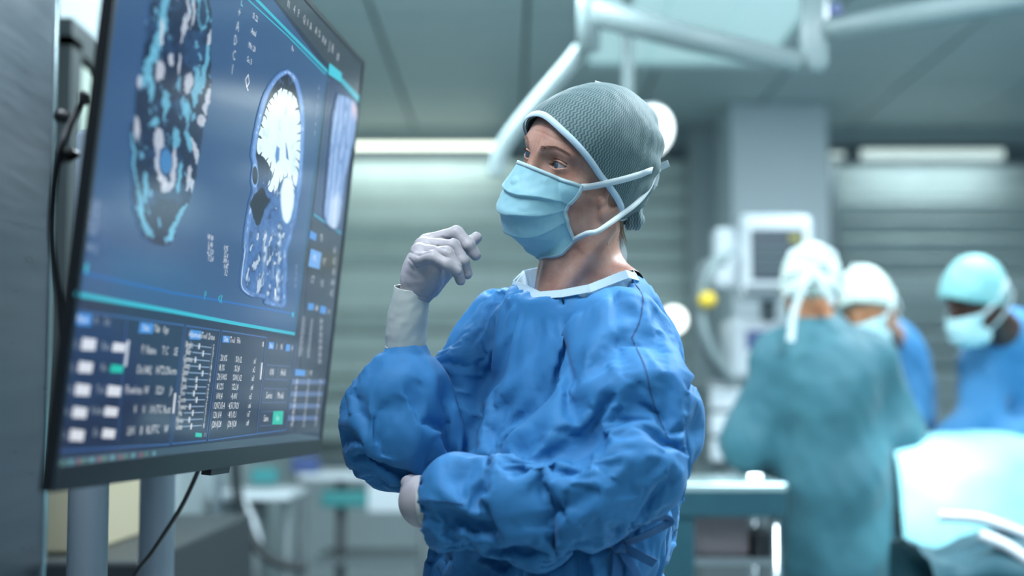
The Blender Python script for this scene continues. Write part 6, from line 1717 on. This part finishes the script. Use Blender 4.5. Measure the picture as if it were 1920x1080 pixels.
# ---- things under and beside the big monitor
small('low_cabinet', 'dark low cabinet against the left wall behind the stand posts', 'cabinet', (-0.93, 3.75, 0.46), (0.34, 1.3, 0.92), m_dark, 0.01)
small('beige_binder_box', 'beige box standing on the dark low cabinet', 'box', (-0.98, 3.6, 1.03), (0.14, 0.7, 0.22), m_beige)
Dt = 6.3
tr = empty('supply_trolley', (xc(640, Dt), Dt, 0), 'grey supply trolley with a teal bin, seen between monitor and blue gown', 'trolley')
px_box(560, 888, 800, 900, Dt, 0.5, 0.006).build('top_shelf', m_white, tr)
px_box(590, 1045, 790, 1056, Dt, 0.45, 0.006).build('lower_shelf', m_grey, tr)
for px in (565, 640, 795):
    MB().tube([W(px, 892, Dt + (0.02 if px != 640 else 0.0)), np.array([xc(px, Dt), Dt + 0.02, 0.05])], 0.020, 10).build('post', m_dark if px == 640 else m_grey, tr, smooth=True)
for px in (570, 640, 790): MB().lathe((xc(px, Dt), Dt + 0.02, 0.035), [(0.01, -0.02), (0.035, -0.018), (0.035, 0.018), (0.01, 0.02)], 14, axis=(1, 0, 0)).build('wheel', m_dark, tr)
px_box(604, 920, 690, 950, Dt - 0.02, 0.3, 0.01).build('teal_bin', m_teal, tr)
px_box(690, 905, 770, 960, Dt - 0.01, 0.3, 0.01).build('white_bin', m_white, tr)
small('blue_box', 'small dark blue box on the supply trolley', 'box', (xc(570, Dt), Dt + 0.1, zc(888, Dt) + 0.035), (0.11, 0.1, 0.07), m_bluepl)
small('green_box', 'small dark green box on the supply trolley', 'box', (xc(500, 6.0), 6.0, zc(905, 6.0) + 0.03), (0.10, 0.1, 0.06), m_teal)
ct = empty('equipment_cart', (xc(470, 5.6), 5.7, 0), 'grey equipment cart with hanging hose behind the big monitor', 'cart')
px_box(400, 925, 545, 937, 5.6, 0.5, 0.006).build('top', m_white, ct)
px_box(405, 937, 470, 1120, 5.62, 0.45, 0.01).build('drawer_stack', m_grey, ct)
for px in (480, 540): MB().tube([W(px, 930, 5.64), np.array([xc(px, 5.64), 5.64, 0.05])], 0.018, 10).build('post', m_grey, ct, smooth=True)
MB().box((xc(480, 5.7), 5.85, 0.08), (0.28, 0.5, 0.06), bev=0.01).build('base', m_dark, ct)
MB().tube(catmull([W(440, 860, 5.5), W(446, 930, 5.5), W(465, 990, 5.5), W(490, 1035, 5.48), W(530, 1058, 5.48), W(575, 1064, 5.5)], 8), 0.020, 12).build('hose', m_dark, ct, smooth=True)
MB().tube(catmull([W(445, 925, 5.52), W(470, 980, 5.52), W(482, 1020, 5.52)], 6), 0.022, 12).build('grip', m_white, ct, smooth=True)
iv = empty('drip_stand', (xc(412, 5.2), 5.2, 0), 'thin drip stand between the monitor post and the equipment cart', 'stand')
MB().tube([(xc(412, 5.2), 5.2, 0.03), (xc(412, 5.2), 5.2, 1.75)], 0.014, 12).build('pole', m_chrome, iv, smooth=True)
for k in range(5):
    a = 2 * math.pi * k / 5
    MB().tube([(xc(412, 5.2), 5.2, 0.09), (xc(412, 5.2) + 0.12 * math.cos(a), 5.2 + 0.2 * math.sin(a), 0.03)], 0.012, 8).build('foot', m_chrome, iv, smooth=True)
MB().tube([(xc(412, 5.2) - 0.1, 5.2, 1.78), (xc(412, 5.2), 5.2, 1.75), (xc(412, 5.2) + 0.1, 5.2, 1.78)], 0.006, 8).build('hook', m_chrome, iv, smooth=True)
